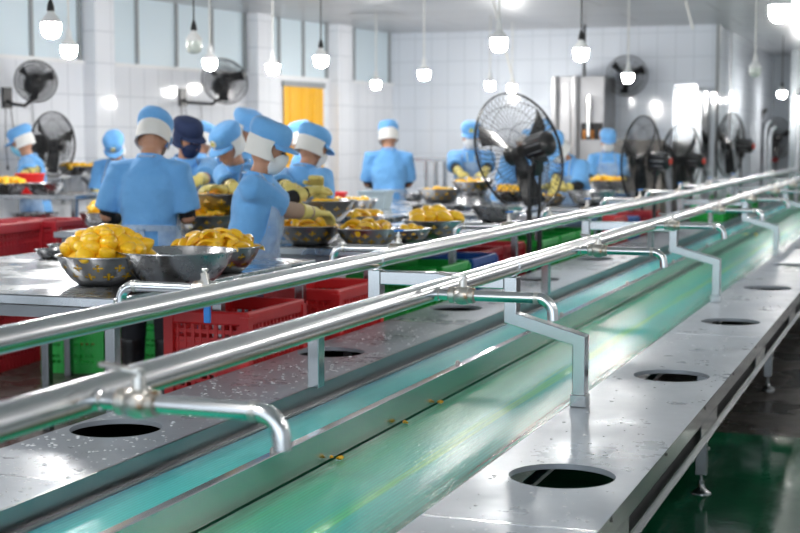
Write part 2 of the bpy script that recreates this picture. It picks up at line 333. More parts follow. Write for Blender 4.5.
def person(u, D, top, face, label, hands=None, lean=0, head=(0, 0), scarf='scarf', mask='mask', sleeves=('black', 'black'), apron=True, back_tie=False, cap='shirt', badge=False, pass_card=False, apron_span=125, group=None):
    base = PD(u, 141, D); lean_ = R(lean)
    s = top / (.88 + .825 * math.cos(lean_))
    rot = Matrix.Rotation(R(face), 3, 'Z'); inv = rot.inverted()
    def Lp(p):                                       # lean of the upper body about the hips
        p = V(p); z = p.z - .88
        if z <= 0: return p
        k = min(1, z / .12); t = lean_ * k
        return V((p.x, p.y * math.cos(t) + z * math.sin(t), .88 + z * math.cos(t) - p.y * math.sin(t)))
    neck = V((0, .012, 1.43)); HM = Matrix.Rotation(R(head[0]), 3, 'Z') @ Matrix.Rotation(R(-head[1]), 3, 'X')
    def Hp(p): return Lp(neck + HM @ (V(p) - neck))
    def done(b): 
        for v in b.bm.verts: v.co *= s
        return b
    sh = {-1: Lp((-.178, -.005, 1.35)), 1: Lp((.178, -.005, 1.35))}
    arm = {}
    for i, sd in enumerate((-1, 1)):
        t = hands[i] if hands and hands[i] else (sd * .14, .36, 1.06)
        if t[0] > 2: t = inv @ (PD(t[0], t[1], t[2]) - V((base.x, base.y, 0))) / s
        arm[sd] = ik(sh[sd], t, .285, .245, (sd * .38, -.5, -1))
    # body: one continuous surface
    b = B()
    for sd in (-1, 1):
        b.capsule((sd * .09, 0, .86), (sd * .10, .012, .47), .088, .058); b.capsule((sd * .10, .012, .47), (sd * .105, -.012, .08), .056, .04)
        b.capsule((sd * .105, -.03, .045), (sd * .12, .14, .035), .042, .032)
    b.ball((0, 0, .92), (.155, .105, .12)); b.capsule((0, 0, .95), Lp((0, 0, 1.12)), .10, .10, 16); b.capsule(Lp((-.05, 0, 1.05)), Lp((.05, 0, 1.05)), .095, .095, 12)
    b.ball(Lp((0, .005, 1.22)), (.155, .102, .16)); b.capsule(Lp((-.13, 0, 1.338)), Lp((.13, 0, 1.338)), .05, .05)
    b.capsule(Lp((0, -.005, 1.36)), Hp((0, .02, 1.50)), .060, .052)
    hr = HM if not lean_ else Matrix.Rotation(-lean_, 3, 'X') @ HM
    b.ball(Hp((0, .02, 1.555)), (.075, .096, .105), rot=hr); b.ball(Hp((0, .058, 1.49)), (.054, .054, .056), rot=hr)
    b.capsule(Hp((0, .112, 1.555)), Hp((0, .128, 1.520)), .009, .0145, 8)
    b.capsule(Hp((-.018, .104, 1.482)), Hp((.018, .104, 1.482)), .008, .008, 8)
    b.capsule(Hp((-.045, .093, 1.578)), Hp((.045, .093, 1.578)), .012, .012, 8)
    for sd in (-1, 1): b.ball(Hp((sd * .077, .012, 1.535)), (.012, .022, .034), 8, 8, rot=hr)
    for sd in (-1, 1):
        e, w = arm[sd]; b.capsule(sh[sd] + (e - sh[sd]) * .15, e, .046, .04); b.capsule(e, w, .042, .028)
        hand(b, w, e, sd)
    body = done(b).build('person', M['skin'], mods=REMESH(.0095 * s, 2))
    body.location = (base.x, base.y, 0); body.rotation_euler = (0, 0, R(face)); tag(body, label, 'person', group)
    # shirt
    b = B()
    tor = [(.74, .188, .145), (.86, .182, .14), (.98, .162, .128), (1.10, .168, .130), (1.22, .185, .134), (1.31, .176, .120), (1.36, .125, .095), (1.405, .076, .072)]
    b.loft([[Lp(q) for q in ell(0, .004 if z < 1.3 else 0, z, rx, ry)] for z, rx, ry in tor])
    for sd in (-1, 1):
        e, w = arm[sd]; S0 = sh[sd] - (e - sh[sd]).normalized() * .03
        b.capsule(Lp((sd * .05, 0, 1.365)), sh[sd] + V((0, 0, -.012)), .058, .066)
        en = sh[sd] + (e - sh[sd]) * .88
        b.tube([S0, sh[sd] + (e - sh[sd]) * .3, en], [.064, .076, .084], 16)
    done(b).build('shirt', M['shirt'], body, mods=REMESH(.011 * s, 3, .03))
    b = B(); b.loft([[Lp(q) for q in ell(0, .006, z, rx, ry, tilt=-.12)] for z, rx, ry in ((1.385, .092, .084), (1.43, .076, .074), (1.425, .068, .066), (1.385, .082, .075))], cap=False)
    done(b).build('collar', M['shirt'], body)
    # trousers and boots
    b = B(); b.ball((0, 0, .87), (.168, .12, .12))
    for sd in (-1, 1): b.tube([(sd * .085, 0, .9), (sd * .098, .01, .5), (sd * .104, -.01, .22)], [.1, .078, .07], 14)
    done(b).build('trousers', M['trouser'], body, mods=REMESH(.014 * s, 3))
    for sd in (-1, 1):
        b = B(); b.tube([(sd * .104, -.012, .36), (sd * .104, -.014, .2), (sd * .105, -.02, .05)], [.074, .062, .058], 14); b.capsule((sd * .105, -.035, .05), (sd * .122, .155, .045), .05, .042); b.box(min(sd * .06, sd * .16), max(sd * .06, sd * .16), -.08, .19, .0, .03)
        done(b).build('boot', M['rubber'], body, mods=REMESH(.010 * s, 2))
    # arms: sleeves and gloves
    for i, sd in enumerate((-1, 1)):
        e, w = arm[sd]
        if sleeves[i]:
            b = B(); a0 = sh[sd] + (e - sh[sd]) * .72; q = e + (w - e) * .12; x = w - (w - e) * .06
            b.tube([a0, sh[sd] + (e - sh[sd]) * .93, q, x], [.054, .050, .050, .038], 14)
            done(b).build('sleeve', M[sleeves[i]], body, mods=REMESH(.010 * s, 3))
        b = B(); d = (w - e).normalized()
        b.tube([w - d * .115, w - d * .09, w - d * .02, w + d * .02], [.050, .046, .036, .034], 14); hand(b, w, e, sd, .0035)
        done(b).build('glove', M['glove'], body, mods=REMESH(.0062 * s, 2))
    # head gear
    if scarf:
        b = B()
        rows = [(1.63, .088, .108, 118), (1.595, .091, .112, 112), (1.56, .092, .112, 110), (1.54, .092, .109, 116), (1.52, .095, .109, 126), (1.507, .101, .113, 132)]
        b.loft([[Hp(q) for q in ell(0, .012, z, rx, ry, 30, 180 - w, 180 + w)] for z, rx, ry, w in rows], closed=False)
        done(b).build('head_scarf', M[scarf], body, mods=[('SOLIDIFY', dict(thickness=.006 * s, offset=1)), ('SUBSURF', dict(levels=1)), ('DISPLACE', dict(texture=CLOUD, strength=.016, mid_level=.5))])
    else:
        b = B(); b.ball(Hp((0, .004, 1.575)), (.081, .092, .088), rot=hr); done(b).build('hair', M['hair'], body)
    if cap:
        b = B()
        b.loft([[Hp(q) for q in ell(0, cy, z, rx, ry, tilt=-.05)] for z, rx, ry, cy in ((1.585, .091, .111, .016), (1.612, .093, .113, .014), (1.632, .104, .123, .006), (1.664, .106, .125, .002), (1.696, .094, .110, .0), (1.710, .07, .08, -.002), (1.714, .015, .02, -.002))])
        cp = done(b).build('cap', M[cap], body, mods=[('SUBSURF', dict(levels=2)), ('DISPLACE', dict(texture=CLOUD, strength=.020, mid_level=.5))])
        b = B(); b.loft([[Hp(q) for q in ell(0, .02, z, rx, ry, 18, -72, 72)] for z, rx, ry in ((1.600, .092, .111), (1.594, .100, .134), (1.582, .104, .160), (1.576, .102, .165))], closed=False)
        done(b).build('visor', M[cap], cp, mods=[('SOLIDIFY', dict(thickness=.006 * s, offset=0)), ('SUBSURF', dict(levels=1))])
        if badge:
            b = B(); b.loft([[Hp((x * .024, .135 + .003 * k, 1.648 + zz * .024)) for x, zz in [(math.cos(t), math.sin(t)) for t in [2 * math.pi * j / 14 for j in range(14)]]] for k in (-2, 1)])
            done(b).build('badge', M['badge'], cp)
    if mask:
        b = B()
        rows = [(1.557, .058, .098, 40, .03), (1.535, .080, .112, 62, .026), (1.505, .082, .110, 72, .022), (1.475, .074, .096, 72, .022), (1.447, .058, .078, 60, .022), (1.438, .04, .055, 50, .022)]
        b.loft([[Hp(q) for q in ell(0, cy, z, rx, ry, 18, -w, w)] for z, rx, ry, w, cy in rows], closed=False)
        done(b).build('face_mask', M[mask], body, mods=[('SOLIDIFY', dict(thickness=.004 * s, offset=1)), ('SUBSURF', dict(levels=1))])
    for sd in (-1, 1):
        b = B(); b.ball(Hp((sd * .033, .103, 1.56)), (.013, .008, .0075), 10, 8, rot=hr); done(b).build('eye', M['eye'], body)
    # clear plastic apron
    if apron:
        b = B(); w = apron_span
        rows = [(1.02, .178, .148, w), (.90, .200, .164, w), (.74, .212, .172, w), (.56, .216, .178, w * .95), (.42, .214, .18, w * .9)]
        b.loft([[Lp(q) for q in ell(0, .004, z, rx, ry, 34, -a, a)] for z, rx, ry, a in rows], closed=False)
        bib = [(1.30, .150, .148, 48), (1.2, .196, .155, 52), (1.10, .186, .15, 58), (1.02, .178, .148, 75)]
        b.loft([[Lp(q) for q in ell(0, .004, z, rx, ry, 20, -a, a)] for z, rx, ry, a in bib], closed=False)
        ap = done(b).build('apron', M['apron'], body, mods=[('SUBSURF', dict(levels=2)), ('DISPLACE', dict(texture=CLOUD, strength=.02, mid_level=.3))])
        b = B(); b.loft([[Lp(q) for q in ell(0, .004, z, rx, ry, 30)] for z, rx, ry in ((.985, .186, .152), (1.02, .188, .154), (1.02, .180, .147), (.985, .178, .145))], cap=False)
        done(b).build('waist_tie', M['apron'], ap); b = B()
        b.tube([Lp((.10, .125, 1.30)), Lp((.075, .03, 1.42)), Lp((.04, -.075, 1.42)), Lp((-.04, -.075, 1.42)), Lp((-.075, .03, 1.42)), Lp((-.10, .125, 1.30))], .008, 6)
        done(b).build('neck_strap', M['apron'], ap)
        for sd in (): b.tube([Lp((sd * .12, -.10, 1.30)), Lp((sd * .05, -.085, 1.41)), Lp((sd * .075, .03, 1.42)), Lp((sd * .10, .125, 1.30))], .008, 6)
        if back_tie:
            b = B()
            for sd in (-1, 1): b.bar(Lp((0, -.152, 1.0)), Lp((sd * .05, -.166, .80)), .03, .006, ref=(0, 1, 0))
            b.ball(Lp((0, -.155, 1.0)), (.03, .015, .02), 10, 8)
            done(b).build('tied_bow', M['apron'], ap)
    if pass_card:
        b = B(); c = Lp((0, .165, 1.06)); b.box(c.x - .045, c.x + .045, c.y, c.y + .006, c.z - .035, c.z + .03)
        k = done(b).build('pass_card', M['cardpaper'], body)
        b = B(); b.tube([Lp((-.05, .10, 1.40)), Lp((0, .158, 1.09)), Lp((.05, .10, 1.40))], .006, 6); done(b).build('lanyard', M['cardpaper'], k)
    return body
# ------------------------------------------------------------------ the setting
def struct(b, name, m, **k): return tag(b.build(name, m, **k), kind='structure')
CEIL = 3.06; YB = 19.6; YF = 27.2
CORNER = V((-7.35, YB, 0)); WDIR = V((-1.1, -7.9, 0)).normalized()
WROT = math.atan2(WDIR.y, WDIR.x)
struct(B().box(-14, 5, -5, 28, -.12, 0), 'floor', M['concrete'], smooth=False)
G0 = P(720, 433, 0).y
struct(B().box(-1.9, 4.6, -5, G0, 0, .004), 'trim_1', M['greenfloor'], smooth=False)
struct(B().box(-14, 5, -5, 28, CEIL, CEIL + .1), 'ceiling', M['ceiling'], smooth=False)
# left wall (local x runs along the wall, away from the far corner)
def at_wall(o): o.location = CORNER; o.rotation_euler = (0, 0, WROT); return o
BAND = 2.34
at_wall(struct(B().box(-.2, 25, -.2, 0, 0, BAND), 'wall_left', M['tile'], smooth=False))
at_wall(struct(B().box(-.2, 25, -.24, -.02, BAND, CEIL), 'wall_upper_left', M['panel'], smooth=False))
at_wall(struct(B().box(0, 25, -.1, .02, BAND - .04, BAND), 'trim_2', M['ledge'], smooth=False))
def wall_s(u):
    d = RT * (u - 400) + FW * F; d = V((d.x, d.y)); c = V((CORNER.x, CORNER.y)); w = V((WDIR.x, WDIR.y))
    # t*d = c + s*w
    det = d.x * (-w.y) + w.x * d.y
    return (d.x * c.y - d.y * c.x) / det
for a, b_ in ((87, 108), (249, 265), (329, 344)):
    s0, s1 = wall_s(b_), wall_s(a); s0 += .02
    at_wall(struct(B().box(s0, s1, 0, .16, 0, CEIL), 'pillar_wall', M['tile'], smooth=False))
for i, u in enumerate((37, 84, 141, 180, 215, 247, 281, 305, 328, 355, 390)):
    s0 = wall_s(u); at_wall(struct(B().box(s0 - .02, s0 + .02, -.025, .006, BAND, CEIL), 'window_frame_%d' % (i + 1), M['mullion'], smooth=False))
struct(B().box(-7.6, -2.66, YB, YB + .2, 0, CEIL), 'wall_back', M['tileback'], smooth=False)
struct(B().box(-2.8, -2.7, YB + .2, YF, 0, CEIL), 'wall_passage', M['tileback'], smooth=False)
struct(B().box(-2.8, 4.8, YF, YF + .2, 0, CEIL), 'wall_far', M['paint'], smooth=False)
struct(B().box(4.6, 4.8, -5, YF, 0, CEIL), 'wall_right', M['tile'], smooth=False)
struct(B().box(-2.70, -2.655, YB - .06, YB, 0, CEIL), 'trim_3', M['mullion'], smooth=False)
# strip curtain in the doorway of the left wall
s0, s1 = wall_s(322), wall_s(284)
cur = empty('strip_curtain', CORNER + WDIR * s0, WROT, 'yellow plastic strip curtain hanging in a doorway of the tiled left wall', 'curtain')
w_ = s1 - s0
B().box(-.03, w_ + .03, .0, .05, 2.20, 2.27).build('curtain_rail', M['mullion'], cur)
for k in range(7):
    x0 = k * w_ / 7; b = B()
    b.loft([[V((x0 - .012 + (w_ / 7 + .024) * j / 8, .026 + (.010 if k % 2 else 0) + .006 * math.sin(math.pi * j / 8), z)) for j in range(9)] + [V((x0 - .012 + (w_ / 7 + .024) * j / 8, .022 + (.010 if k % 2 else 0) + .006 * math.sin(math.pi * j / 8), z)) for j in range(8, -1, -1)] for z in (.04, 2.22)])
    b.build('curtain_strip', M['curtain'], cur)

# ------------------------------------------------------------------ the sorting conveyor
ZD = .57; XR0, XR1 = -1.160, -.712; XL0, XL1 = -2.615, -2.163; Y0, Y1, YL1 = 1.3, 22.9, 16.6
def rooted(name, loc, label, cat, group=None):
    r = empty(name, loc, 0, label, cat, group); return r
def part(b, name, m, root, **k):
    o = b.build(name, m, root, **k)
    if root.parent is None: o.location = -V(root.location)
    return o
conv = rooted('sorting_conveyor', (-1.65, Y0, 0), 'long stainless steel conveyor with two wet green belts and decks with round holes', 'conveyor')
def deck(x0, x1, y0, y1, holes, Rh=.149):
    b = B(); n = 64; xc = {XR0: -.930, XL0: -2.45}[x0]
    cuts = [y0] + [(a + c) / 2 for a, c in zip(holes, holes[1:])] + [y1]
    for h, c0, c1 in zip(holes, cuts, cuts[1:]):
        top, low, per = [], [], []
        ang = sorted(set([2 * math.pi * k / n for k in range(n)] + [math.atan2(cy - h, cx - xc) % (2 * math.pi) for cx in (x0, x1) for cy in (c0, c1)]))
        for t in ang:
            c, s = math.cos(t), math.sin(t)
            top.append(b.p((xc + Rh * c, h + Rh * s, ZD))); low.append(b.p((xc + Rh * c, h + Rh * s, ZD - .016)))
            k = min([q for q in ((x1 - xc) / c if c > 1e-9 else 1e9, (x0 - xc) / c if c < -1e-9 else 1e9, (c1 - h) / s if s > 1e-9 else 1e9, (c0 - h) / s if s < -1e-9 else 1e9)])
            per.append(b.p((xc + k * c, h + k * s, ZD)))
        for i in range(len(ang)):
            j = (i + 1) % len(ang); b.face((top[i], top[j], per[j], per[i])); b.face((top[i], low[i], low[j], top[j]))
    return b
SEAMS = []
for side, x0, x1, h0, hs in (('r', XR0, XR1, 3.825, 1.815), ('l', XL0, XL1, 3.97, 1.785)):
    seam = [Y0, 3.29] + [3.29 + 3.612 * k for k in range(1, 6 if side == 'r' else 4)] + [Y1 if side == 'r' else YL1]
    hl = [h0 + hs * k for k in range(-1, 12)]
    for a in seam[1:-1]: SEAMS.append((x0, x1, a))
    for a, c in zip(seam, seam[1:]):
        hh = [h for h in hl if a + .17 < h < c - .17]
        b = deck(x0, x1, a + .0015, c - .0015, hh) if hh else B().box(x0, x1, a + .0015, c - .0015, ZD - .003, ZD)
        part(b, 'deck_panel', M['deck'], conv, angle=20)
for x0, x1, a in SEAMS: part(B().box(x0 + .002, x1 - .002, a - .006, a + .006, ZD - .002, ZD + .0012), 'weld_seam', M['pipe'], conv)
part(B().box(XL0 + .01, XL1 - .01, Y0, YL1, .395, .405), 'under_board', M['slot'], conv)
b = B(); b.box(XR1 - .003, XR1, Y0, Y1, .545, ZD - .001); b.box(XR0, XR0 + .004, Y0, Y1, .44, ZD - .001)
sk = part(b, 'deck_skirt', M['frame'], conv)
b = B()
for k in range(26):
    y = 3.45 + .8 * (k - 2); c = V((XR1, y, .558)); b.loft([[c + V((dx, math.cos(t) * .010, math.sin(t) * .006)) for t in [2 * math.pi * j / 12 for j in range(12)]] for dx in (-.002, .0025)])
part(b, 'slot_bolt', M['slot'], sk)
b = B(); b.box(XR1 - .008, XR1 - .004, Y0, Y1, .505, .543); b.box(XR1 - .008, XR1 - .004, Y0, Y1, .43, .457); b.box(XR1 - .004, XR1 + .006, Y0, Y1, .43, .434)
y = Y0
for k in range(13):
    a, c = 2.0 + 1.7 * k, 3.3 + 1.7 * k; b.box(XR1 - .008, XR1 - .004, c, min(c + .4, Y1), .455, .507)
part(b, 'slotted_rail', M['frame'], conv, smooth=False)
part(B().box(-.745, -.738, Y0, Y1, .425, .545), 'slot_shade_plate', M['slot'], conv)  # added dark plate that puts black shade behind the rail slots
b = B(); b.box(XL0, XL0 + .004, Y0, YL1, .43, ZD - .001); part(b, 'deck_skirt', M['frame'], conv)
b = B(); b.box(XL1, XL1 + .010, Y0, Y1, .500, ZD + .006); b.box(XL1 + .010, XL1 + .046, Y0, Y1, .500, .506); b.box(XL1 + .046, XL1 + .050, Y0, Y1, .48, .517)
part(b, 'trough_lip', M['lip'], conv)
b = B(); b.loft([[V((x, yy, z)) for x, z in ((-2.113, .511), (-2.04, .508), (-1.90, .508), (-1.835, .510), (-1.835, .49), (-2.113, .49))] for yy in [Y0 + (Y1 - Y0) * k / 60 for k in range(61)]])
part(b, 'narrow_belt', M['belt_teal'], conv)
b = B(); b.box(-1.832, -1.800, Y0, Y1, .452, .568)
dv = part(b, 'belt_divider', M['frame'], conv, bevel=.003)
b = B()
for k in range(12):
    y = 5.62 + 1.8 * (k - 1); b.tube([(-1.816, y, .567), (-1.816, y, .577), (-1.816, y, .585)], [.011, .011, .006], 8)
part(b, 'divider_bolt', M['bolt'], dv)
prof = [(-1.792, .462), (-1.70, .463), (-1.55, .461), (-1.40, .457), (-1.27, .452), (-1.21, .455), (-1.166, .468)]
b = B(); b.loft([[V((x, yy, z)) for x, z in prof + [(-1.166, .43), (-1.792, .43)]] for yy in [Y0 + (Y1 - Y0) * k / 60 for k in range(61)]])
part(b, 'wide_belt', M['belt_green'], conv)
b = B(); b.box(-2.163, XR0, Y0, Y1, .385, .40); part(b, 'belt_pan', M['darksteel'], conv)
for k in range(-1, 8):
    y = 6.044 + 2.70 * k
    if y < Y0 or y > Y1: continue
    part(B().box(-2.50 if y < YL1 else -2.22, -.845, y - .02, y + .02, .345, .385), 'cross_beam', M['darksteel'], conv)
    for x in (-.8626, -2.48 if y < YL1 else -2.20):
        lg = part(B().box(x - .024, x + .024, y - .024, y + .024, .085, .545 if x > -2.2 or y < YL1 else .5), 'leg', M['legsteel'], conv, bevel=.004)
        f = B(); f.tube([(x, y, .088), (x, y, .03)], .007, 10); f.lathe([(.001, .046), (.012, .045), (.015, .032), (.026, .020), (.042, .009), (.044, .001), (.001, .0)], 24, (x, y, 0)); f.lathe([(.001, .060), (.014, .060), (.014, .048), (.001, .048)], 6, (x, y, 0))
        part(f, 'levelling_foot', M['legsteel'], lg)
        f = B()
        for z in (.20, .27): f.tube([(x + .023, y, z), (x + .034, y, z)], .008, 6)
        part(f, 'leg_bolt', M['bolt'], lg)

# ------------------------------------------------------------------ water pipes, their frames and taps
XA, ZA, XB, ZB = -1.372, 1.055, -1.890, 1.066
for x, z, lab in ((XA, ZA, 'thick steel water pipe nearer the camera, running above the green belts'), (XB, ZB, 'steel water pipe farther from the camera, above the left deck edge beside the tables')):
    pr = rooted('water_pipe', (x, Y0, z), lab, 'pipe')
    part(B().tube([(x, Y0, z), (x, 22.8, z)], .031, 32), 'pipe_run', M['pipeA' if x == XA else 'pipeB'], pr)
    for k in range(6):
        y = 4.87 + 3.5 * k; part(B().tube([(x, y - .012, z), (x, y + .012, z)], .0335, 24), 'pipe_joint', M['pipe'], pr)
FR = [4.87, 8.32, 11.78, 15.28, 18.78, 22.28]
FRN = ['nearest to the camera, over the deck hole', 'second from the camera along the belts', 'third from the camera along the belts', 'fourth from the camera along the belts', 'fifth from the camera, by the standing fans', 'last one, past the back wall']
for y, w in zip(FR, FRN):
    fr = rooted('pipe_frame', (-1.65, y, ZD), 'square steel tube frame holding both pipes, ' + w, 'frame', 'pipe frames')
    W_, D_ = .046, .058; zt = .805; zu = .875
    def bent(path, name):                        # one square tube bent along path in the cross plane
        pts = [V((a, 0, c)) for a, c in path]; lo, hi = [], []
        for i, q in enumerate(pts):
            d0 = (q - pts[i - 1]).normalized() if i else (pts[1] - q).normalized(); d1 = (pts[i + 1] - q).normalized() if i < len(pts) - 1 else d0
            t_ = (d0 + d1).normalized(); nn = V((-t_.z, 0, t_.x)); k = W_ / 2 / max(.3, nn.dot(V((-d0.z, 0, d0.x))))
            lo.append(q - nn * k); hi.append(q + nn * k)
        b = B(); b.loft([[V((a.x, y - D_ / 2, a.z)), V((c.x, y - D_ / 2, c.z)), V((c.x, y + D_ / 2, c.z)), V((a.x, y + D_ / 2, a.z))] for a, c in zip(lo, hi)])
        return part(b, name, M['frame'], fr, bevel=.003)
    p_ = bent([(-1.122, ZD + .001), (-1.122, zt), (XA, zu), (XA, ZA - .034)], 'right_leg')
    c = B(); c.box(-1.151, -1.093, y - .034, y + .034, ZD + .001, ZD + .045); part(c, 'post_shoe', M['frame'], p_, bevel=.003)
    b = B(); b.bar((XA - .024, y, 1.002), (XB + .024, y, 1.002), .05, D_); part(b, 'cross_bar', M['frame'], fr, bevel=.004)
    bent([(-2.134, ZD + .008), (-2.134, zt), (XB, zu), (XB, ZB - .036)], 'left_leg')
def tap(x, y, z, sg, lever, label, group):
    t = empty('water_tap', (x, y, z), 0, label, 'tap', group)
    q = lambda d, h=0, e=0: V((sg * d, e, h))
    v0 = -.03 if sg > 0 else -.045
    q0 = q; qv = lambda d, h=0, e=0: q0(d + v0, h, e)
    B().tube([q(.024), q(.038), q(.040), q(.105 + v0)], [.020, .020, .0165, .0165], 16).build('inlet_pipe', M['pipe'], t)
    q = qv; b = B(); b.tube([q(.098), q(.102), q(.116), q(.118), q(.124), q(.140), q(.158), q(.160), q(.174), q(.178)], [.019, .024, .024, .020, .026, .029, .026, .023, .023, .019], 20)
    b.tube([q(.140, .02), q(.140, .045)], [.014, .011], 12); b.build('valve_body', M['cast'], t)
    h = B(); h.tube([q(.140, .044), q(.140, .058)], .007, 8); h.tube([q(.140, .053), q(.140, .060)], .011, 6)
    if lever == 'up': h.tube([q(.14, .055), q(.14, .072)], .006, 8); h.bar(q(.15, .074), q(.06, .080, .02), .016, .004, ref=(0, 0, 1)); grip = (q(.158, .074), q(.118, .077, .006))
    elif lever == 'across': h.bar(q(.15, .052), q(.085, .062), .018, .004, ref=(0, 0, 1)); grip = (q(.11, .058), q(.065, .064))
    else:
        h.bar(q(.135, .05, -.02), q(.10, -.04, -.045), .018, .004, ref=(0, 1, 0)); grip = (q(.11, -.02, -.045), q(.11, -.095, -.045))
    hd = h.build('valve_handle', M['cast'], t)
    if sg > 0: B().bar(grip[0], grip[1], .022, .009, ref=(0, 0, 1)).build('lever_grip', M['bolt'], hd, bevel=.003)
    else: B().bar(grip[0], grip[1], .022, .009, ref=(0, 0, 1) if lever != 'down' else (0, 1, 0)).build('blue_grip' , M['bluehandle'], hd, bevel=.003)['label'] = 'blue plastic grip'
    q = q0; sp = [q(.17 + v0)] + [q(.335 + .045 * math.sin(a), -.045 + .045 * math.cos(a)) for a in [math.pi / 2 * k / 7 for k in range(8)]] + [q(.381, -.062)]
    B().tube(sp, .0160, 16).build('spout', M['pipe'], t)
    B().tube([q(.325), q(.337)], .0178, 16).build('spout_weld', M['cast'], t)
for k in range(10):
    y = 2.12 + 1.83 * k
    nm = ['nearest to the camera, at lower left', 'second from the camera, over the narrow belt', 'third from the camera', 'fourth from the camera', 'fifth from the camera', 'sixth from the camera', 'seventh from the camera', 'eighth from the camera', 'ninth from the camera', 'tenth from the camera'][k]
    tap(XA, y, ZA - .004, 1, 'across', 'steel tap on the nearer pipe, ' + nm, 'taps over the belts')
for k, y in enumerate((3.72, 5.36, 6.98, 8.75, 10.5, 12.3, 14.1, 15.9)):
    nm = ['nearest to the camera, its blue lever hanging down', 'second from the camera, left of whole mangoes', 'third from the camera, by the wide empty bowl', 'fourth from the camera', 'fifth from the camera', 'sixth from the camera', 'seventh from the camera', 'eighth from the camera'][k]
    tap(XB, y, ZB, -1, 'down' if k == 0 else 'up', 'steel tap on the farther pipe, ' + nm, 'taps beside the tables')
# mango scraps lying on the belts
for u, v, z, sc, lab in ((135, 470, .518, 1.5, 'curled yellow mango peel on the trough lip at lower left'), (326, 390, .512, .6, 'yellow mango scrap at the foot of the left frame post'), (340, 459, .467, .55, 'yellow mango scrap beside the divider, left of a pair on the wide belt'), (331, 458, .467, .45, 'small yellow mango scrap in the gap under the divider'), (405, 423, .467, .5, 'yellow mango scrap beside the divider at mid wide belt'), (440, 403, .467, .55, 'yellow mango scrap on the wide belt nearest the spout'), (236, 430, .512, .45, 'small yellow mango scrap on the trough lip near first spout'), (300, 403, .512, .35, 'tiny orange mango scrap on the trough lip before the post'), (508, 314, .512, .5, 'yellow mango scrap on the trough lip beside second tap'), (756, 235, .47, 1.0, 'yellow mango scrap on the far wide belt by the spouts')):
    c = P(u, v, z); b = B(); n = 7
    b.loft([[V((.022 * sc * math.cos(t) * (1 + .25 * math.sin(3 * t + u)) * f, .016 * sc * math.sin(t) * f, h * sc + .004 * sc * math.sin(2 * t + u))) for t in [2 * math.pi * k / 12 for k in range(12)]] for f, h in ((.6, 0), (1, .004), (.9, .012), (.4, .018))])
    o = b.build('mango_scrap', M['mango'], loc=c); o.rotation_euler = (0, 0, u); tag(o, lab, 'fruit scrap', 'mango scraps on the conveyor')
# water drops on the decks
b = B(); rnd = random.Random(5)
for k in range(1500):
    left = rnd.random() < .85
    x = rnd.uniform(XL0 + .02, XL1 - .02) if left else rnd.uniform(XR0 + .02, XR1 - .02)
    y = 2.5 + 6.5 * rnd.random() ** 1.6
    hc = [(-2.45, 3.97 + 1.785 * i) for i in range(-1, 6)] if left else [(-.93, 3.825 + 1.815 * i) for i in range(-1, 6)]
    if any((x - a) ** 2 + (y - c) ** 2 < .158 ** 2 for a, c in hc): continue
    r = rnd.uniform(.002, .006); b.ball((x, y, ZD + r * .1), (r * rnd.uniform(.8, 1.6), r * rnd.uniform(.8, 1.6), r * .42), 8, 5)
tag(b.build('water_droplets', M['droplet']), 'clear water drops scattered over the wet steel decks', 'water', kind='stuff')
# ------------------------------------------------------------------ work tables
def table(x0, x1, y0, y1, z, label, shelf=None, legs=2):
    t = empty('work_table', ((x0 + x1) / 2, (y0 + y1) / 2, 0), 0, label, 'table', 'steel work tables')
    hx, hy = (x1 - x0) / 2, (y1 - y0) / 2
    B().box(-hx, hx, -hy, hy, z - .04, z).build('table_top', M['table'], t, bevel=.005)
    for i in range(legs):
        y = -hy + .07 + (2 * hy - .14) * i / (legs - 1)
        for sx in (-1, 1): B().box(sx * (hx - .05) - .022, sx * (hx - .05) + .022, y - .022, y + .022, 0, z - .04).build('leg', M['legsteel'], t, bevel=.004)
    if shelf: B().box(-hx + .03, hx - .03, -hy + .02, hy - .02, shelf - .02, shelf).build('shelf', M['table'], t)
    else:
        b = B(); b.box(-hx + .06, hx - .06, -hy + .05, -hy + .09, z - .09, z - .04); b.build('apron_rail', M['darksteel'], t)
    return t
TZ = .93
table(-4.3, -2.76, 4.47, 6.30, TZ, 'wet steel table nearest the camera at left, carrying an empty bowl', legs=3)
table(-3.5, -2.72, 6.95, 9.95, TZ, 'steel table beside the pipes in front of the woman in profile', legs=3)
table(-5.16, -3.92, 7.66, 8.22, TZ, 'steel table in front of the big worker with his back turned')
table(-4.95, -3.76, 9.9, 13.1, TZ, 'steel table by the centre worker seen from behind', legs=3)
table(-3.5, -2.74, 10.55, 12.9, TZ, 'steel table behind the big standing fan, with a wide empty bowl', legs=2)
table(-4.4, -3.0, 15.55, 16.35, TZ, 'far steel table in front of the worker by the steel cabinet')
table(-7.95, -6.52, 10.0, 10.7, 1.06, 'tall steel table at the far left under the wall fan', shelf=.80)
# wall shelf
c = PD(84, 141, 14.15); zs = 1.166
t = empty('bracket_shelf', (c.x, c.y, zs), WROT + math.pi, 'white wall shelf with two mango bowls on it', 'shelf')
B().box(-.40, .55, -.02, .40, -.025, 0).build('shelf_board', M['white'], t)
for x in (-.3, .3):
    b = B(); b.bar((x, .02, -.24), (x, .30, -.03), .03, .02, ref=(1, 0, 0)); b.box(x - .015, x + .015, .0, .03, -.28, -.025); b.build('bracket', M['mullion'], t)
SHELF = t
# low steel rack by the back wall
c = PD(436, 141, 16.2)
t = empty('steel_rack', (c.x, c.y, 0), 0, 'plain steel rack rail with thin legs by the back wall, right of centre worker', 'rack')
B().box(-.38, .30, -.2, .2, 1.27, 1.31).build('rack_top', M['frame'], t)
for x in (-.06, .05):
    for y in (-.17, .17): B().box(x - .017, x + .017, y - .017, y + .017, 0, 1.27).build('leg', M['frame'], t)

